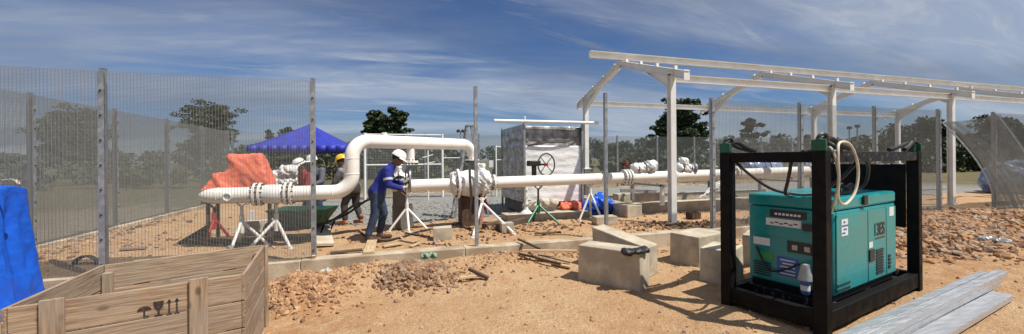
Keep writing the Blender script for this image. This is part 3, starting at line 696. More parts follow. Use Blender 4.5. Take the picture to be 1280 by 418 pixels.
# --- long straight pipeline
YP = 8.1
def zp(x): return 1.10 + 0.0115 * (x - 0.7)
def PP(x, dz=0.0): return Vector((x, YP, zp(x) + dz))
ln = thing('pipeline', 'long straight white pipeline carried on stands past the wrapped cabinet', 'pipe', (at_y(505, 232, YP).x, YP, YARD))
x_a, x_b = at_y(505, 232, YP).x, at_y(566, 232, YP).x
pipe(ln, PP(x_a), PP(x_b))
vx = at_y(590, 225, YP).x
def xq(px): return at_y(px, 225, YP).x
MB().lathe([(0.11, 0), (0.30, 0.02), (0.30, 0.07), (0.24, 0.09), (0.27, 0.2), (0.29, 0.3), (0.27, 0.4), (0.24, 0.5), (0.30, 0.52), (0.30, 0.57), (0.11, 0.59)],
           PP(xq(569)), (1, 0, 0.0115), 32).build('valve_body', 'white_paint', ln)
for q in (xq(569) + 0.045, xq(569) + 0.545): flange(ln, PP(q), (1, 0, 0), 0.31, 0.04, 16, br=0.018)
v = MB()
v.lathe([(0.0, -.16), (.2, -.14), (.27, 0), (.2, .14), (0, .16)], PP(xq(572), .02), (1, 0, 0), 20)
v.lathe([(0.0, -.2), (.2, -.14), (.28, 0), (.22, .14), (0, .2)], PP(xq(602), .03) + Vector((0, -.06, 0)), (1, 0, 0), 20)
v.lathe([(0.0, -.1), (.11, -.05), (.11, .1), (0, .12)], PP(xq(600), .30), (0, 0, 1), 16)
blob('plastic_cover', 'plastic_wrap', v, ln, 0.014, 0.045, 15, 1)
flange(ln, PP(xq(617)), (1, 0, 0), 0.17, 0.04)
f2 = xq(783); pipe(ln, PP(xq(618)), PP(f2 - .1))
for q in (f2 - .08, f2, f2 + .08): flange(ln, PP(q), (1, 0, 0), 0.19, 0.04)
pipe(ln, PP(f2 + .1), PP(xq(836)))
for q in (xq(836) + .02, xq(836) + .11): flange(ln, PP(q), (1, 0, 0), 0.18, 0.04)
pipe(ln, PP(xq(836) + .13), PP(xq(917)))
for q in (xq(917) + .02, xq(917) + .11): flange(ln, PP(q), (1, 0, 0), 0.19, 0.04)
pipe(ln, PP(xq(917) + .13), PP(xq(1010))); flange(ln, PP(xq(1010) + .02), (1, 0, 0), 0.19, 0.04); pipe(ln, PP(xq(1010) + .04), PP(xq(1110)))
# second line behind it
YQ = 9.35
l2 = thing('pipeline', 'second white pipeline lying parallel behind the long one under the canopy', 'pipe', (7.2, YQ, YARD))
pipe(l2, (6.9, YQ, 1.02), (9.2, YQ, 1.05)); flange(l2, (9.22, YQ, 1.05), (1, 0, 0)); pipe(l2, (9.24, YQ, 1.05), (15.5, YQ, 1.12)); flange(l2, (6.9, YQ, 1.02), (1, 0, 0))

def wrapped(label, c, parts, mt='plastic_wrap', nz_=0.04, vox=0.015):
    th_ = thing('wrapped_valve', label, 'valve', tuple(c)); v = MB()
    for kind, p, q, r in parts:
        p, q = Vector(c) + Vector(p), Vector(c) + Vector(q); v.sweep([p, p.lerp(q, .12), p.lerp(q, .5), p.lerp(q, .88), q], [r * .6, r * .95, r, r * .95, r * .6], 14)
    blob('plastic_cover', mt, v, th_, vox, nz_, 17, 1)
    p, q = Vector(c) + Vector(parts[0][1]), Vector(c) + Vector(parts[0][2]); r = parts[0][3]; ax_ = (q - p).normalized()
    for f_ in (.3, .78): MB().torus(p.lerp(q, f_), ax_, r * 1.0, .012, 24, 6).build('tie', 'band_dark', th_)
    MB().lathe([(.001, 0), (r * 1.2, .001), (r * 1.2, .035), (.001, .036)], q, ax_, 24).build('flange_edge', 'galvanised', th_)
    return th_
c = PP(xq(803), .11)
tv = wrapped('clear plastic wrapped valve on the pipeline left of the canopy column', c, [('c', (-.3, 0, .10), (.14, 0, .10), .125), ('c', (.1, 0, .14), (.36, 0, .14), .15), ('c', (0, 0, -.02), (0, 0, .1), .1)])
wrapped('plastic wrapped valve on the pipeline just right of the canopy column', PP(xq(853), .10), [('c', (-.2, 0, .10), (.3, 0, .06), .13), ('c', (0, 0, .05), (.05, 0, .33), .12)])
wrapped('blue tinted plastic wrapped valve behind the generator cage', Vector((xq(975), 8.7, 1.22)), [('c', (-.6, 0, .1), (.2, 0, .12), .17), ('c', (.1, 0, .1), (.7, 0, .06), .2), ('c', (-.2, 0, .2), (.3, 0, .26), .12)], 'plastic_blue')
wrapped('blue tinted wrapped fitting seen between the generator hoses', Vector((xq(1060), 8.9, 1.2)), [('c', (-.7, 0, .12), (.5, 0, .1), .22), ('c', (.1, 0, .2), (.5, 0, .3), .15)], 'plastic_blue')
wrapped('white wrapped valve bank behind the left spool flanges', at_y(350, 217, 8.6) + Vector((0, 0, -.05)), [('c', (-.32, 0, .02), (.25, 0, .04), .09), ('c', (.0, 0, .08), (.30, 0, .11), .12), ('c', (-.1, 0, -.2), (-.1, 0, .1), .1), ('c', (-.25, 0, -.12), (.3, 0, -.1), .09)])
wrapped('white plastic wrapped valve the worker in blue is handling', Vector((at_y(500, 215, 7.95).x, 7.95, 1.2)), [('c', (-.12, 0, .02), (.16, 0, .02), .20), ('c', (0, 0, .1), (.02, 0, .30), .12), ('c', (-.2, 0, -.06), (.02, 0, -.02), .15)])
p = at_y(500, 216, 7.95); mb = MB()
for a, b in (((-.2, -.17, .02), (-.02, -.2, .10)), ((-.02, -.2, .10), (.17, -.15, .03)), ((-.14, -.2, -.10), (.04, -.2, -.02)), ((.04, -.2, -.02), (.19, -.14, -.06))):
    mb.beam(Vector((p.x, 7.95, 1.2)) + Vector(a), Vector((p.x, 7.95, 1.2)) + Vector(b), 0.02, 0.045)
tag(mb.build('strap', 'rubber'), 'black straps tied round the wrapped valve beside the worker in blue', 'strap')

def handwheel(label, c, axis, r, mt, stem, spokes=4):
    t_ = thing('handwheel', label, 'handwheel', tuple(c)); c, ax = Vector(c), Vector(axis).normalized(); x, y = frame(ax)
    MB().torus(c, ax, r, 0.016, 32, 8).build('rim', mt, t_)
    for k in range(spokes):
        a = 2 * math.pi * (k + .5) / spokes; MB().cyl(c + ax * .02, c + (x * math.cos(a) + y * math.sin(a)) * r, 0.010, seg=8).build('spoke', mt, t_)
    MB().cyl(c - ax * .03, c + ax * .05, 0.035).build('hub', 'red_paint', t_)
    MB().cyl(c + ax * .05, c + ax * stem, 0.022).build('stem', 'bolt_dark', t_)
    return t_
hw = at_y(683, 206, 8.45); handwheel('large dark handwheel in front of the silver wrapped cabinet', hw, (-.35, 1, 0), 0.255, 'bolt_dark', 0.42)
MB().box(hw + Vector((-.17, .38, .03)), (0.30, 0.2, 0.13)).cyl(hw + Vector((-.17, .36, -.5)), hw + Vector((-.17, .36, 0)), 0.06).build('gearbox', 'bolt_dark', bpy.data.objects['handwheel'], bevel=0.02)
hw2 = at_y(783, 205, 8.6); handwheel('small rust brown handwheel above the flange left of the canopy column', hw2, (-.3, 1, 0.1), 0.15, 'brown_rust', 0.2)
MB().cyl(hw2 + Vector((-.03, .1, -.3)), hw2 + Vector((-.03, .1, .03)), 0.035).build('bonnet', 'brown_rust', bpy.data.objects['handwheel.001'])

# ------------------------------------------------------------------ pipe stands
def stand(label, x, y, ztop, feet, mt, mt2=None, zc=None, v_head=True):
    z0 = g1(x, y); t_ = thing('pipe_stand', label, 'pipe stand', (x, y, z0)); zc = zc or (z0 + (ztop - z0) * 0.55)
    MB().cyl((x, y, zc - .14), (x, y, zc + .14), 0.036, seg=12).build('collar', mt, t_)
    MB().cyl((x, y, zc), (x, y, ztop - 0.07), 0.022, seg=10).build('screw_post', mt2 or mt, t_)
    if v_head:
        h = MB(); h.beam((x - .10, y, ztop + .02), (x, y, ztop - .07), 0.06, 0.014, (0, 0, 1)); h.beam((x, y, ztop - .07), (x + .10, y, ztop + .02), 0.06, 0.014, (0, 0, 1))
        h.build('vee_head', mt2 or mt, t_)
    for fx, fy in feet:
        gz = g1(x + fx, y + fy); l = MB(); l.sweep([(x + fx * .06, y + fy * .06, zc + .02), (x + fx * .96, y + fy * .96, gz + .03)], 0.023, 10); l.cyl((x + fx, y + fy, gz - .02), (x + fx, y + fy, gz + .02), 0.04, seg=10)
        l.build('leg', mt, t_)
    return t_
zb = ZS - PR
stand('white tripod stand under the left spool, nearest the dome end', at_y(301, 250, YS).x, YS + .02, zb, [(-.16, .42), (.36, .12), (-.06, -.36)], 'white_paint')
stand('white tripod stand with splayed legs under the spool flanges', at_y(345, 250, YS).x, YS, zb, [(-.36, -.32), (.22, -.1), (.05, .42)], 'white_paint')
stand('red pipe stand on a dark frame under the dome end', at_y(267, 250, YS + .5).x, YS + .5, zb - .05, [(-.05, -.2), (.2, .2), (-.2, .2)], 'red_paint', 'black_steel', zc=0.62)
rx = at_y(267, 250, YS + .5).x; d = MB()
d.extrude([(rx - .62, YS + .42, .22), (rx - .1, YS + .42, .22), (rx - .06, YS + .42, .58)], (0, 0.04, 0)); d.beam((rx - .7, YS + .44, .225), (rx + .9, YS + .30, .225), .07, .05)
d.build('base_frame', 'black_steel', bpy.data.objects['pipe_stand.002'])
stand('slim white tripod stand right of the worker in blue', at_y(508, 250, YP).x, YP - .05, zb, [(-.34, -.05), (.38, -.12), (.02, -.34)], 'white_paint')
stand('sturdy white tripod stand in front of the big wrapped valve', xq(598) - .06, 7.55, 0.86, [(-.34, -.72), (.46, -.62), (.05, .35)], 'white_paint', zc=0.72)
stand('red tripod stand behind the big wrapped valve', xq(609), 8.35, 0.9, [(-.15, -.3), (.34, -.15), (0, .35)], 'red_paint', zc=.66)
stand('green tripod stand under the pipeline in front of the cabinet', xq(672), YP - .02, zp(xq(672)) - PR, [(-.36, -.30), (.36, -.32), (.02, .4)], 'green_paint', 'bolt_dark', zc=0.56)
stand('white tripod stand under the pipeline beside the blue sheet', xq(737), YP - .02, zp(xq(737)) - PR, [(-.34, -.1), (.10, -.38), (.2, .35)], 'white_paint', zc=.78)
# fixed supports
fs = thing('pipe_support', 'white flared pipe support bolted to the concrete pad', 'pipe support', (at_y(657, 268, 8.75).x, 8.75, .3)); x = fs.location.x
MB().lathe([(.14, 0), (.13, .02), (.06, .08), (.04, .2), (.04, .62)], (x, 8.75, 0.345), seg=16).build('post', 'white_paint', fs)
def ped(label, cx, cy, sx, sy, z1, mt='concrete', name='concrete_pedestal'):
    t_ = MB().box((cx, cy, (0.05 + z1) / 2), (sx, sy, z1 - 0.05)).build(name, mt, None, bevel=0.015); return tag(t_, label, 'pedestal')
ped('grey concrete pedestal behind the worker in blue', at_y(499, 250, 8.3).x, 8.35, 0.26, 0.3, 1.02, 'dark_concrete')
ped('dark squat footing block at the foot of the grey pedestal', at_y(503, 270, 8.6).x, 8.75, 0.42, 0.3, 0.66, 'dark_concrete')
ped('brown rusty drum shaped pedestal under the big wrapped valve', xq(588), YP + .12, 0.42, 0.42, 0.86, 'brown_rust')
for nm, lab, pts in (('sling', 'dark lifting sling hanging over the left flange of the big wrapped valve', [(0, -.32, .42), (0, -.36, .1), (.03, -.33, -.3), (.0, -.3, -.72)]),
                 ('sling', 'second dark lifting sling hanging right of the first on the big wrapped valve', [(.13, -.30, .3), (.14, -.34, 0), (.10, -.36, -.4), (.16, -.3, -.7)])):
    mb = MB(); q = spline([PP(xq(583)) + Vector(p) for p in pts], 6)
    for a, b in zip(q[:-1], q[1:]): mb.beam(a, b, .05, .012, (0, 1, 0))
    tag(mb.build(nm, 'band_dark'), lab, 'sling')

# concrete pads and ground beams under the canopy
def slab(label, x0, x1, y0, y1, z1, z0=-0.1, mt='concrete', name='concrete_pad'):
    return tag(MB().box(((x0 + x1) / 2, (y0 + y1) / 2, (z0 + z1) / 2), (x1 - x0, y1 - y0, z1 - z0)).build(name, mt, None, bevel=0.015), label, 'concrete pad')
slab('long low concrete pad in front of the silver wrapped cabinet', at_y(634, 270, 8.45).x, at_y(738, 270, 8.45).x, 8.45, 9.0, 0.345)
slab('concrete ground beam left of the canopy column running towards the back', 5.35, 5.75, 8.0, 11.4, 0.50)
slab('concrete ground beam lying behind the front canopy column', 5.78, 12.4, 8.5, 8.85, 0.47)
slab('far concrete ground beam across the gravel under the canopy', 5.78, 12.4, 10.3, 10.6, 0.50)
slab('short concrete step in the gravel behind the ground beam', 6.1, 7.6, 9.55, 9.85, 0.62)
for i, (x, lab) in enumerate(((xq(828), 'left'), (xq(1000), 'right'))):
    pf = thing('pipe_trestle', f'grey steel cross frame holding the pipelines, the {lab} one of two', 'pipe support', (x, 8.7, .45), group='steel frames under the pipelines')
    for yy in (8.12, 9.35): MB().beam((x, yy, .45), (x, yy, .97), .08, .08, (1, 0, 0)).build('leg', 'white_paint' if yy < 9 else 'galvanised', pf)
    MB().beam((x, 8.0, .93), (x, 9.55, .93), .08, .05).build('cross_bar', 'galvanised', pf)
MB_ = MB().beam((xq(792), YP + .55, .80), (xq(838), YP + .55, .74), .06, .08).build('steel_beam', 'galvanised'); tag(MB_, 'grey steel beam propped low behind the pipeline left of the canopy column', 'beam')

# ------------------------------------------------------------------ wrapped cabinet
cb = thing('equipment_cabinet', 'tall steel cabinet wrapped in silver plastic behind the pipeline', 'cabinet', (3.22, 9.2, YARD))
X1, X2, Y1, Y2 = 3.22, 4.80, 9.2, 11.1
def sheet(name, o, ux, uz, nu, nv, amp, mt, sc=5.0, n=(0, -1, 0), th=0.02):
    o, ux, uz, n = Vector(o), Vector(ux), Vector(uz), Vector(n); v = []; f = []
    for i in range(nu + 1):
        for j in range(nv + 1):
            p = o + ux * (i / nu) + uz * (j / nv); k = float(fbm(np.array([p.x * sc + p.y * 3.1]), np.array([p.z * sc * 1.2 + p.y]), 4)[0]); v.append(p + n * (amp * (k * 2) + amp * .25 * math.sin(p.z * 31 + p.x * 1.3 + k * 5)))
    f = [(i * (nv + 1) + j, (i + 1) * (nv + 1) + j, (i + 1) * (nv + 1) + j + 1, i * (nv + 1) + j + 1) for i in range(nu) for j in range(nv)]
    o_ = MB().add(v, f).build(name, mt, cb, smooth=80); s_ = o_.modifiers.new('Solidify', 'SOLIDIFY'); s_.thickness = th; return o_
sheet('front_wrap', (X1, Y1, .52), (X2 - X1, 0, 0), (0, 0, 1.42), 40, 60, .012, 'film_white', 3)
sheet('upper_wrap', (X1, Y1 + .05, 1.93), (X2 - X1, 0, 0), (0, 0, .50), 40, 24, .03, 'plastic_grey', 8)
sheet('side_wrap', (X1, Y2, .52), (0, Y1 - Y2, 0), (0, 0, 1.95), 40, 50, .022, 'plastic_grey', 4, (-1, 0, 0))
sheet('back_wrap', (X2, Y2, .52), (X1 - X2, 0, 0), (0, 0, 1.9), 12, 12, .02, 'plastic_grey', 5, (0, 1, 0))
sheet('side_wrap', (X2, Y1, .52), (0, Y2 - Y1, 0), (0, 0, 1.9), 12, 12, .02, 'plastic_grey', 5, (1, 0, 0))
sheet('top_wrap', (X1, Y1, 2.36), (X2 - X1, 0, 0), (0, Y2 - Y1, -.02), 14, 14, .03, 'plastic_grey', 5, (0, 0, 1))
for x, y in ((X1, Y1), (X2, Y1), (X1, Y2), (X2, Y2)): MB().beam((x, y - .035 if y == Y1 else y + .03, .2), (x, y - .035 if y == Y1 else y + .03, 2.52), .05, .05, (1, 0, 0)).build('corner_post', 'galvanised', cb)
MB().box(((X1 + X2) / 2, (Y1 + Y2) / 2, .38), (X2 - X1 - .1, Y2 - Y1 - .1, .26)).build('plinth', 'dark_concrete', cb)
MB().box((X1 + .008, Y1 - .03, 1.92), (.02, .02, .02)).sweep(spline([(X1 + .1, Y1 - .02, 1.95), (X1 + .6, Y1 - .06, 2.02), (X2 - .4, Y1 - .05, 2.05), (X2 - .12, Y1 - .04, 2.2), (X2 - .06, Y1 - .05, 2.38), (X2 - .2, Y1 - .05, 2.36)], 6), .018, 8).build('cable', 'rubber', cb)
pl = thing('support_beam', 'white tube laid across the top front of the silver wrapped cabinet', 'beam', (2.45, 9.12, 2.50))
MB().cyl((at_y(618, 154, 9.1).x, 9.1, 2.53), (at_y(748, 156, 9.1).x, 9.1, 2.53), .04, seg=14).build('tube', 'white_paint', pl)
MB().beam((X1, 9.1, 2.45), (X1, 9.1, 2.66), .03, .03, (1, 0, 0)).build('upright', 'white_paint', pl)

# sheets and tarps inside the yard
def heap(name, label, mt, c, lobes, nz_=0.06, vox=0.03, nsc=5):
    t_ = MB(); c = Vector(c)
    for (x, y, z, a, b_, h) in lobes: t_.lathe([(0.01, -h), (.7 * max(a, b_), -h * .9), (max(a, b_), -h * .3), (.85 * max(a, b_), h * .4), (.45 * max(a, b_), h * .85), (.01, h)], c + Vector((x, y, z)), (0, 0, 1), 18)
    o = blob(name, mt, t_, None, vox, nz_, nsc); return tag(o, label, 'tarp')
p = at_y(714, 255, 9.0); heap('orange_sheet', 'crumpled orange sheet on the pad before the cabinet', 'orange_tarp', (p.x, 9.0, .42), [(-.15, 0, 0, .16, .2, .12), (.12, 0, .0, .2, .2, .14)], .1, .022, 9)
p = at_y(752, 252, 8.8); heap('blue_sheet', 'crumpled blue plastic sheet right of the white stand', 'blue_tarp', (p.x, 8.8, .42), [(-.28, 0, .02, .25, .2, .22), (0, 0, .06, .25, .2, .24), (.25, .05, -.06, .22, .2, .14), (.42, .1, -.1, .2, .1, .08)], .12, .022, 7)
p = at_y(676, 245, 9.0); heap('wrapped_bundle', 'pale plastic wrapped bundle lying under the handwheel', 'white_rag', (p.x, 8.95, .55), [(-.3, 0, -.05, .2, .2, .1), (0, 0, 0, .2, .2, .13), (.25, 0, .0, .18, .2, .12)], .06, .022, 8)

tt = thing('trestle_table', 'dark low trestle under the orange tarpaulin', 'trestle', (at_y(304, 240, 8.0).x, 8.0, YARD)); x = tt.location.x
MB().box((x, 8.0, 0.93), (1.05, .55, .04)).build('top', 'wood_dark', tt)
for sx in (-.45, .45):
    for sy in (-.2, .2): MB().beam((x + sx, 8.0 + sy, .15), (x + sx, 8.0 + sy, .91), .05, .05, (1, 0, 0)).build('leg', 'wood_dark', tt)
ot = MB(); p = at_y(308, 215, 8.0); zt_ = at_y(308, 194, 8.0).z
ot.add([p + Vector(q) for q in [(-.30, -.25, -.30), (.42, -.25, -.30), (.42, .25, -.30), (-.30, .25, -.30), (-.20, -.15, zt_ - p.z - .02), (.24, -.15, zt_ - p.z), (.26, .15, zt_ - p.z), (-.20, .15, zt_ - p.z - .02)]],
       [(0, 1, 2, 3), (4, 5, 6, 7), (0, 1, 5, 4), (1, 2, 6, 5), (2, 3, 7, 6), (3, 0, 4, 7)])
ot.add([p + Vector(q) for q in [(-.60, -.3, -.30), (-.1, -.3, -.30), (-.1, .25, -.30), (-.6, .25, -.30), (-.44, -.22, -.02), (-.1, -.2, .06), (-.1, .15, .06), (-.44, .1, -.02)]],
       [(0, 1, 2, 3), (4, 5, 6, 7), (0, 1, 5, 4), (1, 2, 6, 5), (2, 3, 7, 6), (3, 0, 4, 7)])
o = blob('orange_tarpaulin', 'orange_tarp', ot, None, 0.024, 0.085, 4.5, 4); tag(o, 'orange red tarpaulin draped over equipment behind the left spool', 'tarp')

# ================================================================== GENERATOR IN ITS LIFTING CAGE
GO, GR = Vector((3.66, 2.47, 0.0)), math.atan2(0.54, 2.40)
GL, GW, GH = 2.46, 0.97, 1.65
gz0 = 0.0
cage = thing('lifting_cage', 'black steel lifting cage standing round the teal generator', 'cage', (GO.x, GO.y, gz0), GR)
def gb(name, mt, fn, par=None, bevel=0.006):
    mb = MB(); fn(mb); return mb.build(name, mt, par or cage, world=False, bevel=bevel)
T = 0.11
corners = [(T / 2, T / 2), (GL - T / 2, T / 2), (GL - T / 2, GW - T / 2), (T / 2, GW - T / 2)]
for x, y in corners: gb('post', 'black_steel', lambda m: m.box((x, y, GH / 2), (T, T, GH)))
h_ = GH - 0.055
for y in (T / 2, GW - T / 2):
    gb('top_rail', 'worn_black_steel', lambda m: m.box((GL / 2, y, h_), (GL - 2 * T, 0.09, 0.10)))
    gb('base_rail', 'black_steel', lambda m: m.box((GL / 2, y, 0.13), (GL - 2 * T, 0.09, 0.16)))
for x in (T / 2, GL - T / 2):
    gb('top_rail', 'black_steel', lambda m: m.box((x, GW / 2, h_), (0.09, GW - 2 * T, 0.10)))
    gb('base_rail', 'black_steel', lambda m: m.box((x, GW / 2, 0.13), (0.09, GW - 2 * T, 0.16)))
for x in (0.42, 1.22, 1.98): gb('cross_member', 'worn_black_steel', lambda m: m.box((x, GW / 2, 0.165), (0.12, GW - 0.19, 0.08)))
gb('tray', 'black_steel', lambda m: m.box((GL / 2, GW / 2, 0.095), (GL - 0.2, GW - 0.19, 0.03)))
gb('end_panel', 'black_steel', lambda m: m.box((GL - T / 2 - .06, GW / 2, 1.12), (0.02, GW - 2 * T, 0.76)))
gb('base_bracket', 'worn_black_steel', lambda m: m.box((1.30, 0.24, .225), (1.3, 0.07, 0.04)).box((2.12, .30, .235), (.10, .34, .06)).box((.55, .24, .235), (.3, .16, .03)))
for i, (x, y) in enumerate(corners):
    sx = 1 if x < 1 else -1
    lug = gb('lifting_lug', 'green_steel', lambda m: m.box((x, y, GH + 0.055), (T + .004, 0.035, 0.11)).box((x - sx * .038, y, GH + .05), (0.035, T + .004, 0.10)))
    m2 = MB(); c = Vector((x + sx * .02, y, GH + .10))
    m2.torus(c, (sx * .3, 1, .2), 0.052, 0.017, 16, 6); m2.cyl(c + Vector((0, -.05, 0)), c + Vector((0, .05, 0)), .014, seg=8)
    sh = m2.build('shackle', 'bolt_dark', cage, world=False); 
    for k, off in enumerate((-.02, .03)):
        e = x + sx * (.46 + .1 * k); pts = spline([(x + sx * .03, y, GH + .10), (x + sx * .14, y + off, GH + .11 - .02 * k), (x + sx * .30, y + off * 1.6, GH + .055), (e, y + off * 2, GH + .02)], 6)
        MB().sweep(pts, 0.023, 8).build('sling_rope', 'rubber', cage, world=False)

gen = thing('generator', 'teal diesel generator set with labels and louvred doors inside the black cage', 'generator', (GO.x, GO.y, gz0), GR)
bx0, bx1, by0, by1, bz0, bz1 = 0.40, 1.93, 0.095, 0.885, 0.27, 1.20
gb('skid', 'black_steel', lambda m: m.box(((bx0 + bx1) / 2, (by0 + by1) / 2, .235), (bx1 - bx0 - .04, by1 - by0 - .04, .07)), gen)
gb('body', 'teal_paint', lambda m: m.box(((bx0 + bx1) / 2, (by0 + by1) / 2, (bz0 + bz1 - .13) / 2), (bx1 - bx0, by1 - by0, bz1 - bz0 - .13)), gen, .018)
gb('lid', 'teal_paint', lambda m: m.box(((bx0 + bx1) / 2, (by0 + by1) / 2, bz1 - .063), (bx1 - bx0 + .012, by1 - by0 + .012, .125)), gen, .022)
W_ = bx1 - bx0
for a, b_ in ((0.015, .48), (.49, .80), (.81, .985)):          # doors of the long side
    d_ = gb('door', 'teal_paint', lambda m: m.box((bx0 + W_ * (a + b_) / 2, by0 - .006, .665), (W_ * (b_ - a), .014, .74)), gen, .005)
def dec(name, mt, x0, x1, z0, z1, y=None, par=None, th=.002):
    y = by0 - .0135 if y is None else y
    return gb(name, mt, lambda m: m.box(((x0 + x1) / 2, y - th / 2, (z0 + z1) / 2), (x1 - x0, th, z1 - z0)), par or gen, 0)
def lx(px): return bx0 + W_ * (px - 1043) / (1121 - 1043)      # along the long side, unevenly foreshortened
dec('sticker', 'label_white', bx0 + .12, bx0 + .26, .83, .99)
for k in range(4): dec('sticker_print', 'label_blue', bx0 + .13 + .03 * (k % 2), bx0 + .20 + .03 * (k % 3), .85 + .035 * k, .865 + .035 * k, by0 - .0155)
dec('sticker', 'label_white', bx0 + W_ * .86, bx0 + W_ * .945, .93, 1.03)
dec('door_latch', 'label_black', bx0 + W_ * .495, bx0 + W_ * .575, .50, .62, th=.012); dec('sticker', 'label_white', bx0 + W_ * .50, bx0 + W_ * .56, .64, .70)
for k in range(9): dec('louvre', 'label_black', bx0 + W_ * .615 + .004 * (k % 2), bx0 + W_ * .74, .345 + .030 * k, .362 + .030 * k, th=.008)
for k in range(4): dec('louvre', 'label_black', bx0 + W_ * .835, bx0 + W_ * .875, .36 + .04 * k, .385 + .04 * k, th=.008)
dec('nameplate_line', 'label_black', bx0 + W_ * .60, bx0 + W_ * .775, .715, .728)
dec('hinge_slot', 'label_black', bx0 + .02, bx0 + .30, .36, .375, th=.006); dec('hinge_slot', 'label_black', bx0 + .02, bx0 + .30, .315, .33, th=.006)
fc = bpy.data.curves.new('txt', 'FONT'); fc.body = '13ES'; fc.size = 0.185; fc.extrude = 0.001; fc.offset = 0.004
fo = bpy.data.objects.new('txt', fc); COL.objects.link(fo)
tm_ = bpy.data.meshes.new_from_object(fo.evaluated_get(bpy.context.evaluated_depsgraph_get())); bpy.data.objects.remove(fo)
tm_.transform(Matrix.Translation((bx0 + W_ * .575, by0 - .0155, .755)) @ Matrix.Rotation(R(90), 4, 'X') @ Matrix.Scale(.84, 4, (1, 0, 0))); tm_.materials.clear(); tm_.materials.append(M['label_black'])
lt = link('model_lettering', tm_, gen)
def decE(name, mt, y0, y1, z0, z1, th=.002, x=None):           # on the short end facing left; y runs to the photo's left
    x = bx0 if x is None else x
    return gb(name, mt, lambda m: m.box((x - th / 2, (y0 + y1) / 2, (z0 + z1) / 2), (th, y1 - y0, z1 - z0)), gen, 0)
D_ = by1 - by0
decE('control_door', 'teal_paint', by0 + .06, by1 - .03, .76, 1.06, .012)
decE('control_window', 'label_black', by0 + .22, by0 + .56, .965, 1.045, .006, bx0 - .012)
for k in range(7): decE('panel_print', 'label_white', by0 + .27 + .036 * k, by0 + .295 + .036 * k, .99, 1.012, .002, bx0 - .018)
decE('panel_label', 'label_white', by0 + .27, by0 + .60, .875, .950, .003, bx0 - .012)
for k in range(6): decE('panel_print', 'label_black', by0 + .30 + .045 * k, by0 + .335 + .045 * k, .905 - .012 * (k % 2), .917 - .012 * (k % 2), .002, bx0 - .015)
decE('control_knob', 'label_black', by0 + .15, by0 + .25, .86, .93, .02, bx0 - .012)
decE('breaker_panel', 'label_black', by0 + .04, by0 + .40, .62, .735, .008)
for k in range(3): decE('breaker', 'galvanised', by0 + .08 + .11 * k, by0 + .13 + .11 * k, .65, .70, .012, bx0 - .008)
decE('panel_label', 'label_white', by0 + .57, by0 + .74, .645, .725, .003)
decE('sticker', 'label_green', by0 + .54, by0 + .70, .49, .575, .003); decE('sticker', 'label_blue', by0 + .30, by0 + .50, .36, .56, .003)
for k in range(5): decE('panel_print', 'label_white', by0 + .33, by0 + .47 - .02 * (k % 2), .38 + .035 * k, .392 + .035 * k, .002, bx0 - .003)
for k in range(6): decE('vent_slot', 'label_black', by0 + .56, by0 + .74, .32 + .026 * k, .334 + .026 * k, .006)
gb('exhaust_cap', 'bolt_dark', lambda m: m.cyl((bx0 + .62, by0 + .12, bz1), (bx0 + .62, by0 + .12, bz1 + .06), .04).cyl((bx0 + .60, by0 + .12, bz1 + .05), (bx0 + .74, by0 + .12, bz1 + .09), .03).box((bx0 + .66, by0 - .02, bz1 - .05), (.09, .02, .10)), gen)
gb('lifting_eye', 'bolt_dark', lambda m: m.torus((bx0 + .86, by0 + .25, bz1 + .05), (0, 1, 0), .05, .012, 18, 6).box((bx0 + .86, by0 + .25, bz1 + .005), (.16, .08, .015)), gen)

def gp(*p): return PM[cage] @ Vector(p)
def cable(label, pts, r, mt, name='cable', n=10):
    o = MB().sweep(spline([gp(*p) for p in pts], n), r, 8).build(name, mt, None); return tag(o, label, 'cable')
cable('pale hose looped over the front rail of the generator cage', [(.22, .05, 1.08), (.16, -.03, 1.35), (.13, -.04, 1.60), (.22, -.02, 1.72), (.42, -.03, 1.70), (.56, -.035, 1.50), (.52, -.03, 1.28), (.36, -.01, 1.16), (.24, .0, 1.22), (.19, -.02, 1.45), (.17, .02, 1.66), (.25, .12, 1.69)], .0115, 'white_hose', 'hose')
cable('black battery cable drooping from the front rail over the generator lid', [(.80, .03, 1.57), (.62, .10, 1.40), (.50, .18, 1.28), (.75, .20, 1.225), (1.1, .18, 1.24), (1.25, .14, 1.30), (1.16, .08, 1.45), (.92, .02, 1.58)], .017, 'rubber')
cable('long black cable sagging along the left end of the cage', [(.06, .84, 1.56), (.12, .72, 1.42), (.24, .56, 1.27), (.44, .42, 1.215), (.60, .3, 1.22)], .015, 'rubber')
cable('black cable rising in a bow from the generator lid to the left top rail', [(.46, .5, 1.22), (.16, .40, 1.24), (.09, .34, 1.38), (.07, .30, 1.56)], .015, 'rubber')
cable('thin black cable across the front end panel of the generator', [(.385, .80, .62), (.36, .66, .40), (.34, .46, .46), (.33, .38, .52), (.29, .30, .54)], .010, 'rubber')
o = gp(.28, .285, .0); pg = thing('power_plug', 'silver and blue industrial plug hanging in front of the generator panel', 'plug', tuple(o), GR)
MB().lathe([(.001, .56), (.035, .55), (.042, .50), (.062, .42), (.064, .40), (.001, .40)], seg=16).build('hood', 'galvanised', pg, world=False)
MB().lathe([(.001, .40), (.038, .399), (.038, .28), (.03, .26), (.001, .26)], seg=16).build('body', 'label_blue', pg, world=False)
MB().cyl((0, 0, .35), (0, 0, .30), .040, seg=16).build('collar', 'label_white', pg, world=False)
MB().sweep(spline([(0, 0, .27), (.0, 0, .16), (-.05, .08, .12), (.1, .2, .125)], 6), .012, 8).build('lead', 'rubber', pg, world=False)

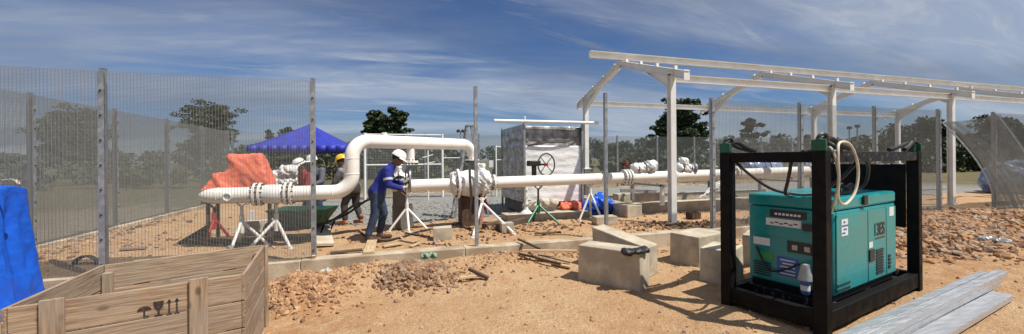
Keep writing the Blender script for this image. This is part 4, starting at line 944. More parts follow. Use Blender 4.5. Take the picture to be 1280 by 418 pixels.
# ================================================================== GALVANISED CHANNELS ON THE GROUND
def steel_channel(label, a, b, z, wd, ht, flip=1, lip=True):
    a, b = Vector((*a, z)), Vector((*b, z)); t_ = thing('steel_channel', label, 'steel channel', tuple(b), group='galvanised channels stacked by the cage')
    d = (b - a).normalized(); n = Vector((0, 0, 1)).cross(d); th = .012; m = MB()
    m.beam(a + Vector((0, 0, ht - th / 2)), b + Vector((0, 0, ht - th / 2)), wd, th) if flip > 0 else m.beam(a + Vector((0, 0, th / 2)), b + Vector((0, 0, th / 2)), wd, th)
    for s in (-1, 1):
        z0 = Vector((0, 0, (ht - th) / 2 + (0 if flip > 0 else th))); m.beam(a + n * s * (wd / 2 - th / 2) + z0, b + n * s * (wd / 2 - th / 2) + z0, th, ht - th)
        if lip:
            zl = Vector((0, 0, th / 2 if flip > 0 else ht - th / 2)); m.beam(a + n * s * (wd / 2 - .03) + zl, b + n * s * (wd / 2 - .03) + zl, .036, th)
    m.build('profile', 'bright_channel', t_, bevel=.003); return t_
e0, e1 = at_z(1196, 418, .03), at_z(1266, 375, .03)                     # near channel's outer edge on the soil
dd = (e1 - e0).normalized(); nn = Vector((-dd.y, dd.x, 0))
def ch(label, off, back, z, wd, ht, flip=1, front=2.2, skew=0.0):
    b = e1 + nn * off - dd * back + nn * skew; a = e0 - dd * front + nn * off - nn * skew; steel_channel(label, (a.x, a.y), (b.x, b.y), z, wd, ht, flip)
zg = 0.03
ch('nearest galvanised channel lying flat on the soil by itself', .075, .03, zg, .15, .06)
ch('galvanised channel at the bottom of the stack beside the lone one', .245, -.10, zg, .17, .06, 1, skew=.006)
ch('second galvanised channel up in the stack', .235, -.32, zg + .063, .15, .055, -1, skew=-.008)
ch('topmost galvanised channel of the stack with its flanges up', .205, -.66, zg + .121, .10, .055, -1, skew=.004)
ch('narrow galvanised channel in the top layer behind the topmost one', .30, -.46, zg + .121, .07, .05, 1, skew=.01)
ch('galvanised channel on the soil furthest back against the cage', .365, -.2, zg, .055, .055, 1, skew=.01)

# ================================================================== CONCRETE BLOCKS
def block(label, corners_px, h, z=0.0, tilt=(0, 0), inset=0.0, deep=None, lift=None):
    """front-left and front-right foot, depth behind"""
    a, b = (Vector(at_z(*c, z)) for c in corners_px[:2]); d = (b - a); n = Vector((-d.y, d.x, 0)).normalized()
    q = n * deep; i = inset; u = d.normalized(); up = Vector((0, 0, h))
    base = [a, b, b + q, a + q]; cen = sum(base, Vector()) / 4
    top = [p + (cen - p) * i + up for p in base]
    zz_ = Vector((0, 0, -.04)); vs = [p + zz_ for p in base] + top
    if lift: vs = [p + Vector((0, 0, lift[k])) for k, p in enumerate(vs)]
    m = MB().add(vs, [(0, 1, 2, 3), (4, 5, 6, 7), (0, 1, 5, 4), (1, 2, 6, 5), (2, 3, 7, 6), (3, 0, 4, 7)])
    o = m.build('concrete_block', 'concrete', None, bevel=.012); return tag(o, label, 'concrete block', 'concrete blocks dumped before the kerb')
block('foremost concrete block with a black bag on its right end', ((721, 351), (800, 366)), .47, deep=.36, inset=.02)
P1, P2 = at_z(808, 349), at_z(829, 338); dv = (P2 - P1); dv = dv.normalized() * .34; lv = Vector((-dv.y, dv.x, 0)).normalized() * .84
m = MB().add([P1 + lv * .97, P1, P1 + dv, P1 + dv + lv * .97, P1 + lv + Vector((0, 0, .60)), P1 + Vector((0, 0, .41)), P1 + dv + Vector((0, 0, .41)), P1 + dv + lv + Vector((0, 0, .60))],
             [(0, 1, 2, 3), (4, 5, 6, 7), (0, 1, 5, 4), (1, 2, 6, 5), (2, 3, 7, 6), (3, 0, 4, 7)])
tag(m.build('concrete_block', 'concrete', None, bevel=.012), 'slanting concrete block behind the foremost one', 'concrete block', 'concrete blocks dumped before the kerb')
block('concrete block standing left of the cage, third from the left', ((836, 327), (873, 336)), .45, deep=.75, inset=.02)
block('concrete block half hidden behind the left cage post', ((873, 352), (914, 360)), .44, deep=.55, inset=.03)
block('concrete block partly hidden behind the left end of the generator', ((926, 331), (975, 338)), .45, deep=.6, inset=.03)
p = at_z(793, 345, .0); bp_ = at_d(795, 315, 4.78)
bm_ = MB()
for k in range(5): bm_.lathe([(.01, -.035), (.06, -.03), (.085, 0), (.06, .03), (.01, .04)], bp_ + Vector((-.14 + .06 * k, .02 * math.sin(k * 2), .01)), (0, 0, 1), 12)
tag(blob('rubbish_bag', 'rubber', bm_, None, .014, .03, 14), 'crumpled black bag lying on the foremost concrete block', 'bag')

# ================================================================== OPEN WOODEN CRATE
def board(name, a, b, up, wd, th, mt, parent):
    """plank from a to b; its own axes follow the grain"""
    a, b = PM[parent].inverted() @ Vector(a), PM[parent].inverted() @ Vector(b); x = (b - a); L = x.length; x.normalize(); z = (Vector(up) - x * Vector(up).dot(x)).normalized(); y = z.cross(x)
    me = MB().box((0, 0, 0), (L, th, wd)).mesh(mt, None, name); o = link(name, me, parent, .004)
    m = Matrix((x, y, z)).transposed().to_4x4(); m.translation = (a + b) / 2; o.matrix_local = m; return o
cBR, cFR, cFL, cBL = at_z(329, 308, .78), at_z(303, 345, .78), at_z(4, 389, .78), at_z(127, 334, .78)
for q in (cBR, cFR, cFL, cBL): q.z = 0
ax = (cFR - cBR).normalized(); bx = (cFL - cFR).normalized(); LD, LW = (cFR - cBR).length, (cFL - cFR).length         # ax: back to front, bx: right to left
cr = thing('wooden_crate', 'open weathered wooden crate with stencilled handling marks in the left foreground', 'crate', tuple(cBR), 0)
H3 = .192
def wall(a, b, hts, out, top_jit=0.0):
    for k, h in enumerate(hts):
        j = random.uniform(-.006, .006)
        board('plank', a + Vector((0, 0, .03 + H3 * k + h / 2)) + out * j, b + Vector((0, 0, .03 + H3 * k + h / 2)) + out * j, (0, 0, 1), h - .007, .022, 'wood_crate', cr)
FRc, FLc, BLc = cFR, cFL, cBL
print('crate', LD, LW, (cBL - cBR).length, (cFL - cBL).length, ax.dot(bx))
wall(cBR + bx * .012, BLc - bx * .012, [H3] * 4, ax); wall(FRc + bx * .012, FLc - bx * .012, [H3] * 4, ax)
wall(cBR - ax * .012, FRc + ax * .012, [H3] * 4, bx); wall(BLc - ax * .012, FLc + ax * .012, [H3] * 4, bx)
for f, w_ in ((.225, .10), (.83, .10)):
    p = FRc + bx * (LW * f) + ax * .024; board('batten', p + Vector((0, 0, .0)), p + Vector((0, 0, .815)), bx, w_, .022, 'wood_crate', cr)
for f in (.25, .8):
    p = cBR + bx * (LW * f) - ax * .024; board('batten', p, p + Vector((0, 0, .78)), bx, .1, .022, 'wood_crate', cr)
for c_, sx, sy in ((cBR, 1, 1), (FRc, 1, -1), (FLc, -1, -1), (BLc, -1, 1)):
    p = c_ + bx * .045 * sx + ax * .045 * sy; board('corner_post', p + Vector((0, 0, .01)), p + Vector((0, 0, .74)), ax, .055, .055, 'wood_crate', cr)
p = cBR - bx * .024 + ax * .04; board('batten', p, p + Vector((0, 0, .79)), ax, .09, .022, 'wood_crate', cr)
for k in range(5):
    p = cBR + bx * (.12 + k * .245); board('floor_plank', p + ax * .02, p + ax * (LD - .02), bx, .22, .022, 'wood_crate', cr).location.z += .02
# stencilled handling marks on the front wall (umbrella, goblet, upright arrows)
on = FRc + ax * .0128
def stencil(polys):
    m = MB()
    for pl_ in polys: m.extrude([on + bx * u + Vector((0, 0, v)) for u, v in pl_], ax * .0012)
    return m.build('stencil_mark', 'stencil', cr, smooth=None)
def ux(px): 
    best = min((abs(proj_px(on + bx * (i / 400 * LW) + Vector((0, 0, .62))) - px), i / 400 * LW) for i in range(400)); return best[1]
def proj_px(p):
    xc = p.x * CA - p.y * SA; d = p.x * SA + p.y * CA; return 640 + F_PX * xc / d
zc_ = .655
u0 = ux(179); stencil([[(u0 + .034 * math.cos(a * math.pi / 8), zc_ + .0 + .026 * math.sin(a * math.pi / 8)) for a in range(9)], [(u0 - .004, zc_), (u0 - .004, zc_ - .045), (u0 + .004, zc_ - .045), (u0 + .004, zc_)], [(u0 - .022, zc_ - .045), (u0 - .022, zc_ - .037), (u0 - .004, zc_ - .037), (u0 - .004, zc_ - .045)]])
u0 = ux(197); stencil([[(u0 - .026, zc_ + .045), (u0 + .026, zc_ + .045), (u0 + .022, zc_ + .01), (u0 + .006, zc_ - .012), (u0 - .006, zc_ - .012), (u0 - .022, zc_ + .01)], [(u0 - .005, zc_ - .012), (u0 + .005, zc_ - .012), (u0 + .005, zc_ - .04), (u0 - .005, zc_ - .04)], [(u0 - .02, zc_ - .04), (u0 + .02, zc_ - .04), (u0 + .02, zc_ - .048), (u0 - .02, zc_ - .048)]])
for q in (210, 220):
    u0 = ux(q); stencil([[(u0 - .004, zc_ - .045), (u0 + .004, zc_ - .045), (u0 + .004, zc_ + .035), (u0 - .004, zc_ + .035)], [(u0 - .012, zc_ + .028), (u0 + .012, zc_ + .028), (u0, zc_ + .048)], [(u0 - .014, zc_ - .053), (u0 + .014, zc_ - .053), (u0 + .014, zc_ - .046), (u0 - .014, zc_ - .046)]])

# ================================================================== TARP, COIL AND CLOTH AT THE LEFT
def drape(name, label, mt, cx, cy, rz, sx, sy, h, folds, flare, peak, seed):
    v, f = [], []; N, K = 150, 60; c, s = math.cos(rz), math.sin(rz); rs = random.Random(seed); ph = [rs.uniform(0, 6.3) for _ in range(4)]
    for k in range(K + 1):
        t_ = k / K
        for i in range(N):
            a = 2 * math.pi * i / N; e = 5.0; ca_, sa_ = math.cos(a), math.sin(a)
            r0 = 1 / (abs(ca_) ** e + abs(sa_) ** e) ** (1 / e)
            if t_ < .22: rr = r0 * (t_ / .22); z = h + .02 * math.sin(3 * a) * rr - .05 * rr ** 2
            else:
                q = (t_ - .22) / .78; fold = .085 * q ** .6 * (math.sin(folds * a + ph[0] + q * .8) + .6 * math.sin(folds * 1.9 * a + ph[1]) + .4 * math.sin(3 * a + ph[2]))
                wr = float(abs(fbm(np.array([a * 2.6 + q * 1.5]), np.array([q * 2.2 + seed]), 3)[0])) + .5 * float(abs(fbm(np.array([a * 6 - q * 4]), np.array([q * 5 + 9]), 2)[0])); rr = r0 * (1 + flare * q ** 1.4) + fold - .32 * wr * min(1, q * 4); z = (h - .05) * (1 - q) + .015 * math.sin(6 * a + ph[3]) * q
            x, y = ca_ * rr * sx, sa_ * rr * sy
            pk = math.exp(-((x - peak[0]) ** 2 + (y - peak[1]) ** 2) / .03) * (1 if t_ < .35 else 0)
            v.append((cx + x * c - y * s, cy + x * s + y * c, max(.01, z) + .05 * pk))
    for k in range(K):
        for i in range(N): f.append((k * N + i, k * N + (i + 1) % N, (k + 1) * N + (i + 1) % N, (k + 1) * N + i))
    o = MB().add(v, f).build(name, mt, None, smooth=70); return tag(o, label, 'tarp')
tp = at_d(-50, 300, 4.05)
drape('blue_tarpaulin', 'bright blue tarpaulin draped over a stack at the left edge', 'blue_tarp', tp.x, tp.y, R(-14), .36, .34, 1.385, 9, .34, (.34, -.25), 4)
p = at_d(22, 228, 4.0); q = thing('tarp_knot', 'pale rope knot tying the corner of the blue tarpaulin', 'rope', tuple(p))
MB().torus(p, (1, .2, .3), .02, .008, 12, 6).sweep(spline([p, p + Vector((-.06, .02, .03)), p + Vector((-.16, .06, .02))], 4), .007, 6).build('rope', 'white_rag', q)
c = at_z(14, 379, .10); heap('pink_cloth', 'pinkish red cloth on the ground at the foot of the blue tarpaulin', 'pink_cloth', (c.x, c.y, .07), [(-.2, 0, 0, .2, .2, .08), (.05, .03, 0, .2, .2, .09), (.25, .06, -.01, .16, .1, .06)], .05, .016, 9)
c = at_z(117, 345, .1); o = thing('cable_coil', 'small black coil standing behind the back left corner of the crate', 'cable coil', (c.x, c.y + .25, .05))
for k in range(4): MB().torus((c.x - .16, c.y + .1 + .022 * k, .20 - .004 * k), (0.15, 1, 0), .15, .014, 28, 6).build('turn', 'rubber', o)

# ================================================================== LOOSE TIMBER AND SCRAP
def loose(name, label, cat, a, b, wd, th, mt, up=(0, 0, 1), ends=0.0):
    a, b = Vector(a), Vector(b); x = (b - a); L = x.length; x.normalize(); z = (Vector(up) - x * Vector(up).dot(x)).normalized(); y = z.cross(x)
    m_ = MB().add([(-L / 2, -wd / 2, -th / 2), (L / 2, -wd / 2 * .94, -th / 2), (L / 2 + ends, wd / 2, -th / 2), (-L / 2 + ends, wd / 2, -th / 2), (-L / 2, -wd / 2, th / 2), (L / 2, -wd / 2 * .94, th / 2), (L / 2 + ends, wd / 2, th / 2), (-L / 2 + ends, wd / 2, th / 2)],
                  [(0, 3, 2, 1), (4, 5, 6, 7), (0, 1, 5, 4), (1, 2, 6, 5), (2, 3, 7, 6), (3, 0, 4, 7)])
    o = link(name, m_.mesh(mt, None, name), None, .003); m = Matrix((x, y, z)).transposed().to_4x4(); m.translation = (a + b) / 2; o.matrix_world = m; return tag(o, label, cat)
def gpt(px, py, dz, z=YARD):
    p = at_z(px, py, z); p.z = g1(p.x, p.y) + dz; return p
loose('plank', 'pale short plank lying across the yard edge before the worker in blue', 'plank', at_z(460, 316, .27), gpt(466, 299, .03), .16, .03, 'wood_pale')
loose('plank', 'dark thin board lying behind the kerb left of the pale plank', 'plank', gpt(412, 318, .04), gpt(452, 314, .04), .09, .03, 'wood_dark')
loose('plank', 'small pale offcut leaning on the kerb by the second fence post', 'plank', at_z(388, 334, .12), at_z(391, 324, .25) + Vector((0, 0, .05)), .05, .02, 'wood_pale')
loose('paving_slab', 'pinkish broken slab propped up right of the second fence post', 'slab', gpt(406, 309, .05), gpt(402, 296, .16), .26, .045, 'concrete', (0, .5, 1))
loose('plank', 'dark stick lying on the soil before the kerb and rubble heap', 'stick', at_z(585, 336, .16), at_z(609, 348, .06), .05, .04, 'wood_dark')
loose('plank', 'pale stick crossing the dark one in front of the kerb', 'stick', at_z(573, 348, .07), at_z(603, 344, .08), .035, .03, 'wood_pale')
loose('plank', 'long straight stick reaching to the foremost concrete block', 'stick', at_z(652, 313.5, .26), at_z(720, 314, .24), .04, .03, 'wood_pale')
loose('plank', 'dark stick leaning from the kerb top above the long straight stick', 'stick', at_z(647, 299, .30), at_z(674, 311, .27), .04, .03, 'wood_dark')
loose('plank', 'lowest brown stick beside the foremost concrete block', 'stick', at_z(648, 317, .19), at_z(700, 330, .10), .035, .03, 'wood_dark')
loose('plank', 'brown board lying between the lowest stick and the long stick', 'plank', at_z(672, 318, .18), at_z(712, 328, .10), .07, .025, 'wood_crate')
loose('plank', 'pale broken board nearest the left side of the foremost block', 'plank', at_z(690, 329, .08), at_z(712, 334, .05), .09, .025, 'wood_pale')
loose('plank', 'dark board on the yard soil below the green stand', 'plank', gpt(668, 297, .04), gpt(700, 294, .04), .06, .03, 'wood_dark')
loose('concrete_offcut', 'tan concrete cube beside the sturdy white tripod stand', 'concrete block', gpt(541, 301, .10), gpt(564, 300, .10), .24, .22, 'concrete')
loose('concrete_offcut', 'small concrete block behind the right leg of the sturdy tripod', 'concrete block', gpt(625, 293, .08), gpt(640, 292, .08), .2, .17, 'concrete')
loose('timber_bearer', 'dark timber bearer lying left of the concrete pad', 'timber', gpt(622, 292, .06), gpt(655, 284, .08), .12, .12, 'wood_dark')
loose('concrete_offcut', 'long pale block at the end of the pad beside the blue sheet', 'concrete block', gpt(742, 281, .09), gpt(768, 280, .09), .3, .16, 'concrete')
loose('timber_bearer', 'long bearer lying on the soil under the left spool', 'timber', gpt(236, 311, .05), gpt(340, 303, .05), .10, .09, 'wood_dark')
loose('concrete_offcut', 'tan block on the ground between the two left tripods', 'concrete block', gpt(305, 296, .13), gpt(340, 292, .13), .25, .28, 'concrete')
loose('white_stake', 'short white post standing behind the left tripod', 'post', gpt(314, 290, .0), gpt(314, 290, .42), .09, .05, 'white_paint', (0, 1, 0))
c = at_z(415, 358); heap('white_rag', 'pale crumpled rag on the soil beside the clod heap', 'white_rag', (c.x, c.y, g1(c.x, c.y) + .02), [(-.07, 0, -.01, .06, .06, .025), (.05, .03, -.01, .06, .06, .03), (.0, -.05, -.01, .05, .05, .02)], .06, .008, 26)
c = at_z(537, 322, .22); heap('green_net', 'small scrap of pale green netting on the rubble heap', 'green_net', (c.x, c.y, .25), [(-.06, 0, 0, .05, .06, .03), (.05, 0, 0, .06, .06, .03)], .06, .008, 26)
c = at_z(545, 308, .25); heap('magenta_cloth', 'small magenta scrap on the kerb beside the tan cube', 'magenta_cloth', (c.x, c.y + .05, .27), [(-.03, 0, -.01, .035, .03, .012), (.03, 0, -.01, .035, .03, .012)], .03, .006, 26)
c = at_z(1243, 314); heap('bottle_scrap', 'clear plastic scrap lying on the right rubble bank', 'plastic_grey', (c.x, c.y, g1(c.x, c.y) + .05), [(-.16, .05, .03, .06, .1, .05), (0, 0, .0, .06, .1, .05), (.14, -.06, 0, .05, .1, .04)], .04, .014, 14)
for i, (px, py, dz) in enumerate(((405, 222, 0),)): pass
# tangle of grey conduit under the pipelines
cd = thing('conduit_bundle', 'tangled bundle of grey conduit under the pipeline right of the column', 'conduit', (9.0, 9.0, .45))
for k in range(7):
    a = at_y(880 + 4 * k, 244 - 2 * k, 8.95); b = at_y(904 + 2.5 * k, 226 + 3 * k, 9.0)
    MB().sweep(spline([a, a.lerp(b, .4) + Vector((0, 0, .10 + .02 * k)), b, b + Vector((.15, 0, -.12))], 6), .022, 8).build('tube', 'plastic_wrap', cd)
c = at_y(878, 250, 8.95); MB().torus(c, (0, 1, 0), .12, .022, 20, 8).build('ring', 'plastic_wrap', cd)

# ================================================================== WHEELBARROW
p0 = at_z(387, 297, .2); wb = thing('wheelbarrow', 'dark green wheelbarrow with long black handles behind the second fence post', 'wheelbarrow', (p0.x, p0.y - .15, YARD), R(-14))
def ring(z, x0, x1, hw): return [(x0, -hw, z), (x1, -hw, z), (x1, hw, z), (x0, hw, z)]
m = MB(); r0, r1 = ring(.24, -.34, .22, .20), ring(.56, -.58, .42, .34); r2 = [(x * .97, y * .96, z) for x, y, z in r1]; r3 = [(x * .95, y * .94, z + .02) for x, y, z in r0]
m.add(r0 + r1 + r2 + r3, [(0, 1, 2, 3)] + [(i, (i + 1) % 4, 4 + (i + 1) % 4, 4 + i) for i in range(4)] + [(4 + i, 4 + (i + 1) % 4, 8 + (i + 1) % 4, 8 + i) for i in range(4)] + [(8 + i, 8 + (i + 1) % 4, 12 + (i + 1) % 4, 12 + i) for i in range(4)] + [(12, 13, 14, 15)])
m.build('tray', 'barrow_green', wb, world=False, bevel=.01)
for s in (-1, 1):
    MB().sweep(spline([(-.55, s * .10, .18), (0, s * .2, .22), (.5, s * .27, .36), (.92, s * .29, .64), (1.05, s * .29, .66)], 5), .022, 8).build('handle', 'rubber', wb, world=False)
    MB().sweep([(.15, s * .2, .25), (.25, s * .22, .01), (.38, s * .24, .32)], .018, 8).build('leg', 'black_steel', wb, world=False)
wh = MB().torus((-.62, 0, .17), (0, 1, 0), .13, .045, 24, 8).build('wheel', 'rubber', wb, world=False)
m = MB().cyl((-.62, -.06, .17), (-.62, .06, .17), .06, seg=12).build('hub', 'galvanised', None, world=False); m.parent = wh

# ================================================================== GAZEBO
gc = at_d(388, 190, 14.6); gz = thing('gazebo', 'blue pop-up gazebo with pointed roof behind the pipework', 'gazebo', (gc.x, gc.y, YARD), R(-6)); hw_ = 1.5
e_z, p_z = at_d(388, 184, 14.6).z - YARD, at_d(388, 155, 14.6).z - YARD; v, f = [], []
N = 12
for s in range(4):
    c0, c1 = [Vector((hw_ * q[0], hw_ * q[1], 0)) for q in ((-1, -1), (1, -1), (1, 1), (-1, 1), (-1, -1))][s:s + 2]; o = len(v)
    for j in range(N + 1):
        t_ = j / N
        for i in range(9):
            u = i / 8; b_ = c0.lerp(c1, u) * (1 - t_); z = e_z + (p_z - e_z) * (t_ ** 1.15) - .07 * math.sin(math.pi * u) * math.sin(math.pi * min(1, t_ * 1.1)); v.append((b_.x, b_.y, z))
    f += [(o + j * 9 + i, o + j * 9 + i + 1, o + (j + 1) * 9 + i + 1, o + (j + 1) * 9 + i) for j in range(N) for i in range(8)]
rf = MB().add(v, f).build('roof', 'navy_fabric', gz, world=False, smooth=20); sd = rf.modifiers.new('Solidify', 'SOLIDIFY'); sd.thickness = .008
for a, b in (((-1, -1), (1, -1)), ((1, -1), (1, 1)), ((1, 1), (-1, 1)), ((-1, 1), (-1, -1))):
    m = MB()
    for k in range(10):
        p, q = Vector((*a, 0)).lerp(Vector((*b, 0)), k / 10) * hw_ * 1.003, Vector((*a, 0)).lerp(Vector((*b, 0)), (k + 1) / 10) * hw_ * 1.003; zz_ = .22 + .005 * math.sin(k * 1.7)
        m.add([p + Vector((0, 0, e_z - zz_)), q + Vector((0, 0, e_z - .22 - .005 * math.sin((k + 1) * 1.7))), q + Vector((0, 0, e_z)), p + Vector((0, 0, e_z))], [(0, 1, 2, 3)])
    vl = m.build('valance', 'navy_fabric', gz, world=False); sd = vl.modifiers.new('Solidify', 'SOLIDIFY'); sd.thickness = .006
for a in (-1, 1):
    for b in (-1, 1): MB().beam((a * (hw_ - .03), b * (hw_ - .03), 0), (a * (hw_ - .03), b * (hw_ - .03), e_z - .01), .04, .04, (1, 0, 0)).build('leg', 'galvanised', gz, world=False)

# ================================================================== GATES, LADDER, MASTS AT THE BACK
def frame_gate(label, px0, px1, ytop, Y, mids, meshed, name='yard_gate', rr=.045):
    a, b = at_y(px0, ytop, Y), at_y(px1, ytop, Y); t_ = thing(name, label, 'gate', (a.x, Y, YARD)); zt = (a.z + b.z) / 2
    for x in (a.x, b.x): MB().cyl((x, Y, .1), (x, Y, zt), rr, seg=12).build('post', 'white_paint', t_)
    for z in (zt - .05, *mids): MB().cyl((a.x, Y, z), (b.x, Y, z), rr * .6, seg=10).build('rail', 'white_paint', t_)
    m = MB(); n = int((b.x - a.x) / .09)
    for k in range(n + 1): m.beam((a.x + (b.x - a.x) * k / n, Y, .4), (a.x + (b.x - a.x) * k / n, Y, zt - .06), .008, .008, (1, 0, 0))
    for k in range(int((zt - .5) / .06)): m.beam((a.x, Y - .006, .42 + .06 * k), (b.x, Y - .006, .42 + .06 * k), .008, .008)
    if meshed: m.build('wire_infill', 'mesh_wire', t_)
    return t_
frame_gate('wide white tube framed gate behind the raised pipe', 456, 553, 167, 15.2, (1.45,), True)
frame_gate('narrow mesh gate left of the wrapped cabinet', 620, 633, 182, 14.4, (1.6,), True, rr=.03)
frame_gate('small white framed gate leaf between the wide gate and the stepladder', 553.5, 575, 196, 15.3, (.7,), True, rr=.03)
t_ = thing('valve_post', 'slim white post with short arms seen through the wide gate', 'post', (at_y(535, 220, 14).x, 14, YARD)); x = t_.location.x
MB().cyl((x, 14, .1), (x, 14, at_y(535, 188, 14).z), .025, seg=8).build('pole', 'white_paint', t_)
for dz, l in ((1.7, .18), (1.45, .24)): MB().cyl((x - l, 14, dz), (x + l, 14, dz + .1), .016, seg=8).build('arm', 'white_paint', t_)
p = at_y(614, 205, 14.2); sg = thing('notice_board', 'small pale pink notice fixed beside the narrow mesh gate', 'sign', (p.x, 14.2, .2))
MB().box(p, (.16, .01, .26)).build('plate', 'label_white', sg); MB().cyl((p.x, 14.22, .1), (p.x, 14.22, p.z + .12), .02, seg=8).build('pole', 'galvanised', sg)
a = at_y(587, 158, 9.6); ld = thing('stepladder', 'grey aluminium stepladder behind the end of the raised pipe', 'ladder', (a.x, 9.6, YARD))
for s in (-1, 1):
    MB().beam((a.x - .06, 9.6 + .12 * s, a.z), (a.x - .42, 9.6 + .22 * s, .2), .03, .05, (1, 0, 0)).build('rail', 'galvanised', ld)
    MB().beam((a.x + .06, 9.6 + .12 * s, a.z), (a.x + .42, 9.6 + .22 * s, .2), .03, .04, (1, 0, 0)).build('rail', 'galvanised', ld)
for k in range(7):
    f_ = (k + .5) / 7; MB().beam((a.x - .06 - .36 * f_, 9.6 - .12 - .1 * f_, a.z - (a.z - .2) * f_), (a.x - .06 - .36 * f_, 9.6 + .12 + .1 * f_, a.z - (a.z - .2) * f_), .07, .02).build('tread', 'galvanised', ld)
MB().box((a.x, 9.6, a.z + .01), (.16, .3, .03)).build('cap', 'galvanised', ld)
def mast(label, px, top, d, n):
    p = at_d(px, 200, d); zt = at_d(px, top, d).z; t_ = thing('light_mast', label, 'light mast', (p.x, p.y, 0)); p.z = 0
    MB().cyl(p, (p.x, p.y, zt), d * .0022, d * .0016, seg=10).build('pole', 'galvanised', t_)
    for s in ((-1, 1) if n == 2 else (0,)): MB().box((p.x + s * d * .006, p.y, zt), (d * .008, d * .008, d * .007), Matrix.Rotation(R(25) * s, 3, 'Y')).build('floodlight', 'bolt_dark', t_, bevel=.02)
mast('twin headed floodlight mast showing above the raised pipe', 576, 164, 20, 2)
mast('far slim light mast right of the second canopy column', 1072, 158, 45, 1)
mast('far slim light mast just left of the other one', 1062, 160, 50, 1)
heap('blue_cover', 'blue plastic cover over stored goods behind the loose mesh panel', 'plastic_blue', (at_y(1262, 225, 8.6).x, 8.6, .75), [(-.5, 0, 0, .6, .5, .6), (.5, 0, .1, .7, .5, .65), (1.3, 0, 0, .6, .5, .6)], .10, .05, 3)

# ------------------------------------------------------------------ more of the yard's clutter
def hose(label, pts, r, mt='rubber', name='black_hose'):
    q = []
    for px, py, dz in pts:
        a = at_z(px, py, YARD); a.z = g1(a.x, a.y) + r + dz; q.append(a)
    return tag(MB().sweep(spline(q, 8), r, 8).build(name, mt), label, 'hose')
hose('black hose snaking over the soil from the worker in blue to the sturdy tripod', [(448, 292, 0), (470, 303, 0), (500, 300, 0), (522, 295, 0), (545, 291, .01), (570, 287, 0), (588, 291, 0)], .018)
hose('thin black cable looping on the soil below the big wrapped valve', [(560, 287, 0), (575, 281, 0), (600, 283, 0), (615, 287, 0), (640, 283, 0), (655, 288, 0)], .012)
hose('black hose lying between the left tripods and the wheelbarrow', [(262, 305, 0), (300, 300, 0), (330, 305, 0), (352, 298, 0), (375, 303, 0)], .02)
loose('timber_bearer', 'dark short timber lying behind the sturdy white tripod', 'timber', gpt(604, 290, .05), gpt(625, 286, .05), .12, .09, 'wood_dark')
loose('timber_bearer', 'brown square timber lying under the spool flanges', 'timber', gpt(330, 290, .06), gpt(372, 287, .06), .12, .11, 'wood_crate')
loose('plank', 'pale offcut on the soil right of the short pale plank', 'plank', gpt(478, 309, .025), gpt(500, 306, .03), .10, .025, 'wood_pale')
loose('plank', 'small pale chip of board beside the tan concrete cube', 'plank', gpt(512, 309, .02), gpt(524, 305, .03), .07, .02, 'wood_pale')
loose('plank', 'thin brown batten lying on the soil left of the tan cube', 'plank', gpt(506, 296, .03), gpt(536, 300, .03), .04, .025, 'wood_dark')
loose('plank', 'flat brown board lying behind the kerb inside the left fence bay', 'plank', gpt(150, 322, .03), gpt(182, 319, .03), .12, .03, 'wood_crate')
loose('plank', 'grey board lying along the foot of the left side kerb', 'plank', gpt(158, 296, .03), gpt(196, 283, .03), .10, .025, 'wood_dark')
bxo = thing('wooden_box', 'small reddish brown box on the soil right of the front canopy column', 'box', tuple(gpt(866, 274, 0)))
c = Vector(bxo.location)
for dx_, dy_, sx_, sy_ in ((0, -.10, .24, .015), (0, .10, .24, .015), (-.1125, 0, .015, .185), (.1125, 0, .015, .185)): MB().box(c + Vector((dx_, dy_, .08)), (sx_, sy_, .15)).build('side', 'brown_rust', bxo)
MB().box(c + Vector((0, 0, .012)), (.2, .18, .015)).build('bottom', 'brown_rust', bxo)
n = 1500; P = np.concatenate([scatter(420, -4.75, 9.6, .2, 1.6), scatter(160, -3.9, 8.2, .6, .5), scatter(120, -4.7, 7.2, .3, .4), scatter(120, -3.2, 9.6, .8, .8)])
stones('pale_rubble', 'pale broken rubble strewn along the left side kerb', 'rubble', ['clod_grey', 'clod', 'clod_grey', 'clod'], P, .008 + .06 * RNG.random(len(P)) ** 4)
P = np.concatenate([scatter(500, 5.3, 6.75, .7, .22), scatter(350, 2.7, 7.4, .7, .25), scatter(350, 6.6, 6.8, .9, .2), scatter(250, 1.6, 7.2, .6, .4)])
stones('dark_soil', 'dark broken soil scattered round the stands and the canopy column', 'soil', ['clod_brown', 'brown_rust', 'clod_brown'], P, .008 + .05 * RNG.random(len(P)) ** 4)

# ================================================================== PEOPLE
def cap(m, a, b, r0, r1, n=14):
    a, b = Vector(a), Vector(b); d = (b - a); L = d.length
    if L < 1e-5: d = Vector((0, 0, 1)); L = 1e-5
    d.normalize(); pts, rs = [], []
    for k in range(5):
        t = k / 4 * math.pi / 2; pts.append(a - d * r0 * math.cos(t)); rs.append(max(.0008, r0 * math.sin(t)))
    for k in range(5):
        t = (1 - k / 4) * math.pi / 2; pts.append(b + d * r1 * math.cos(t)); rs.append(max(.0008, r1 * math.sin(t)))
    pts = [p + d * 1e-5 * i for i, p in enumerate(pts)]
    m.sweep(pts, rs, n)
def ell(m, c, r, rot=None):
    V, Fc = ICO[2]; c = Vector(c); q = [Vector((p[0] * r[0], p[1] * r[1], p[2] * r[2])) for p in V.tolist()]
    if rot is not None: q = [rot @ p for p in q]
    m.add([p + c for p in q], [tuple(f) for f in Fc.tolist()])
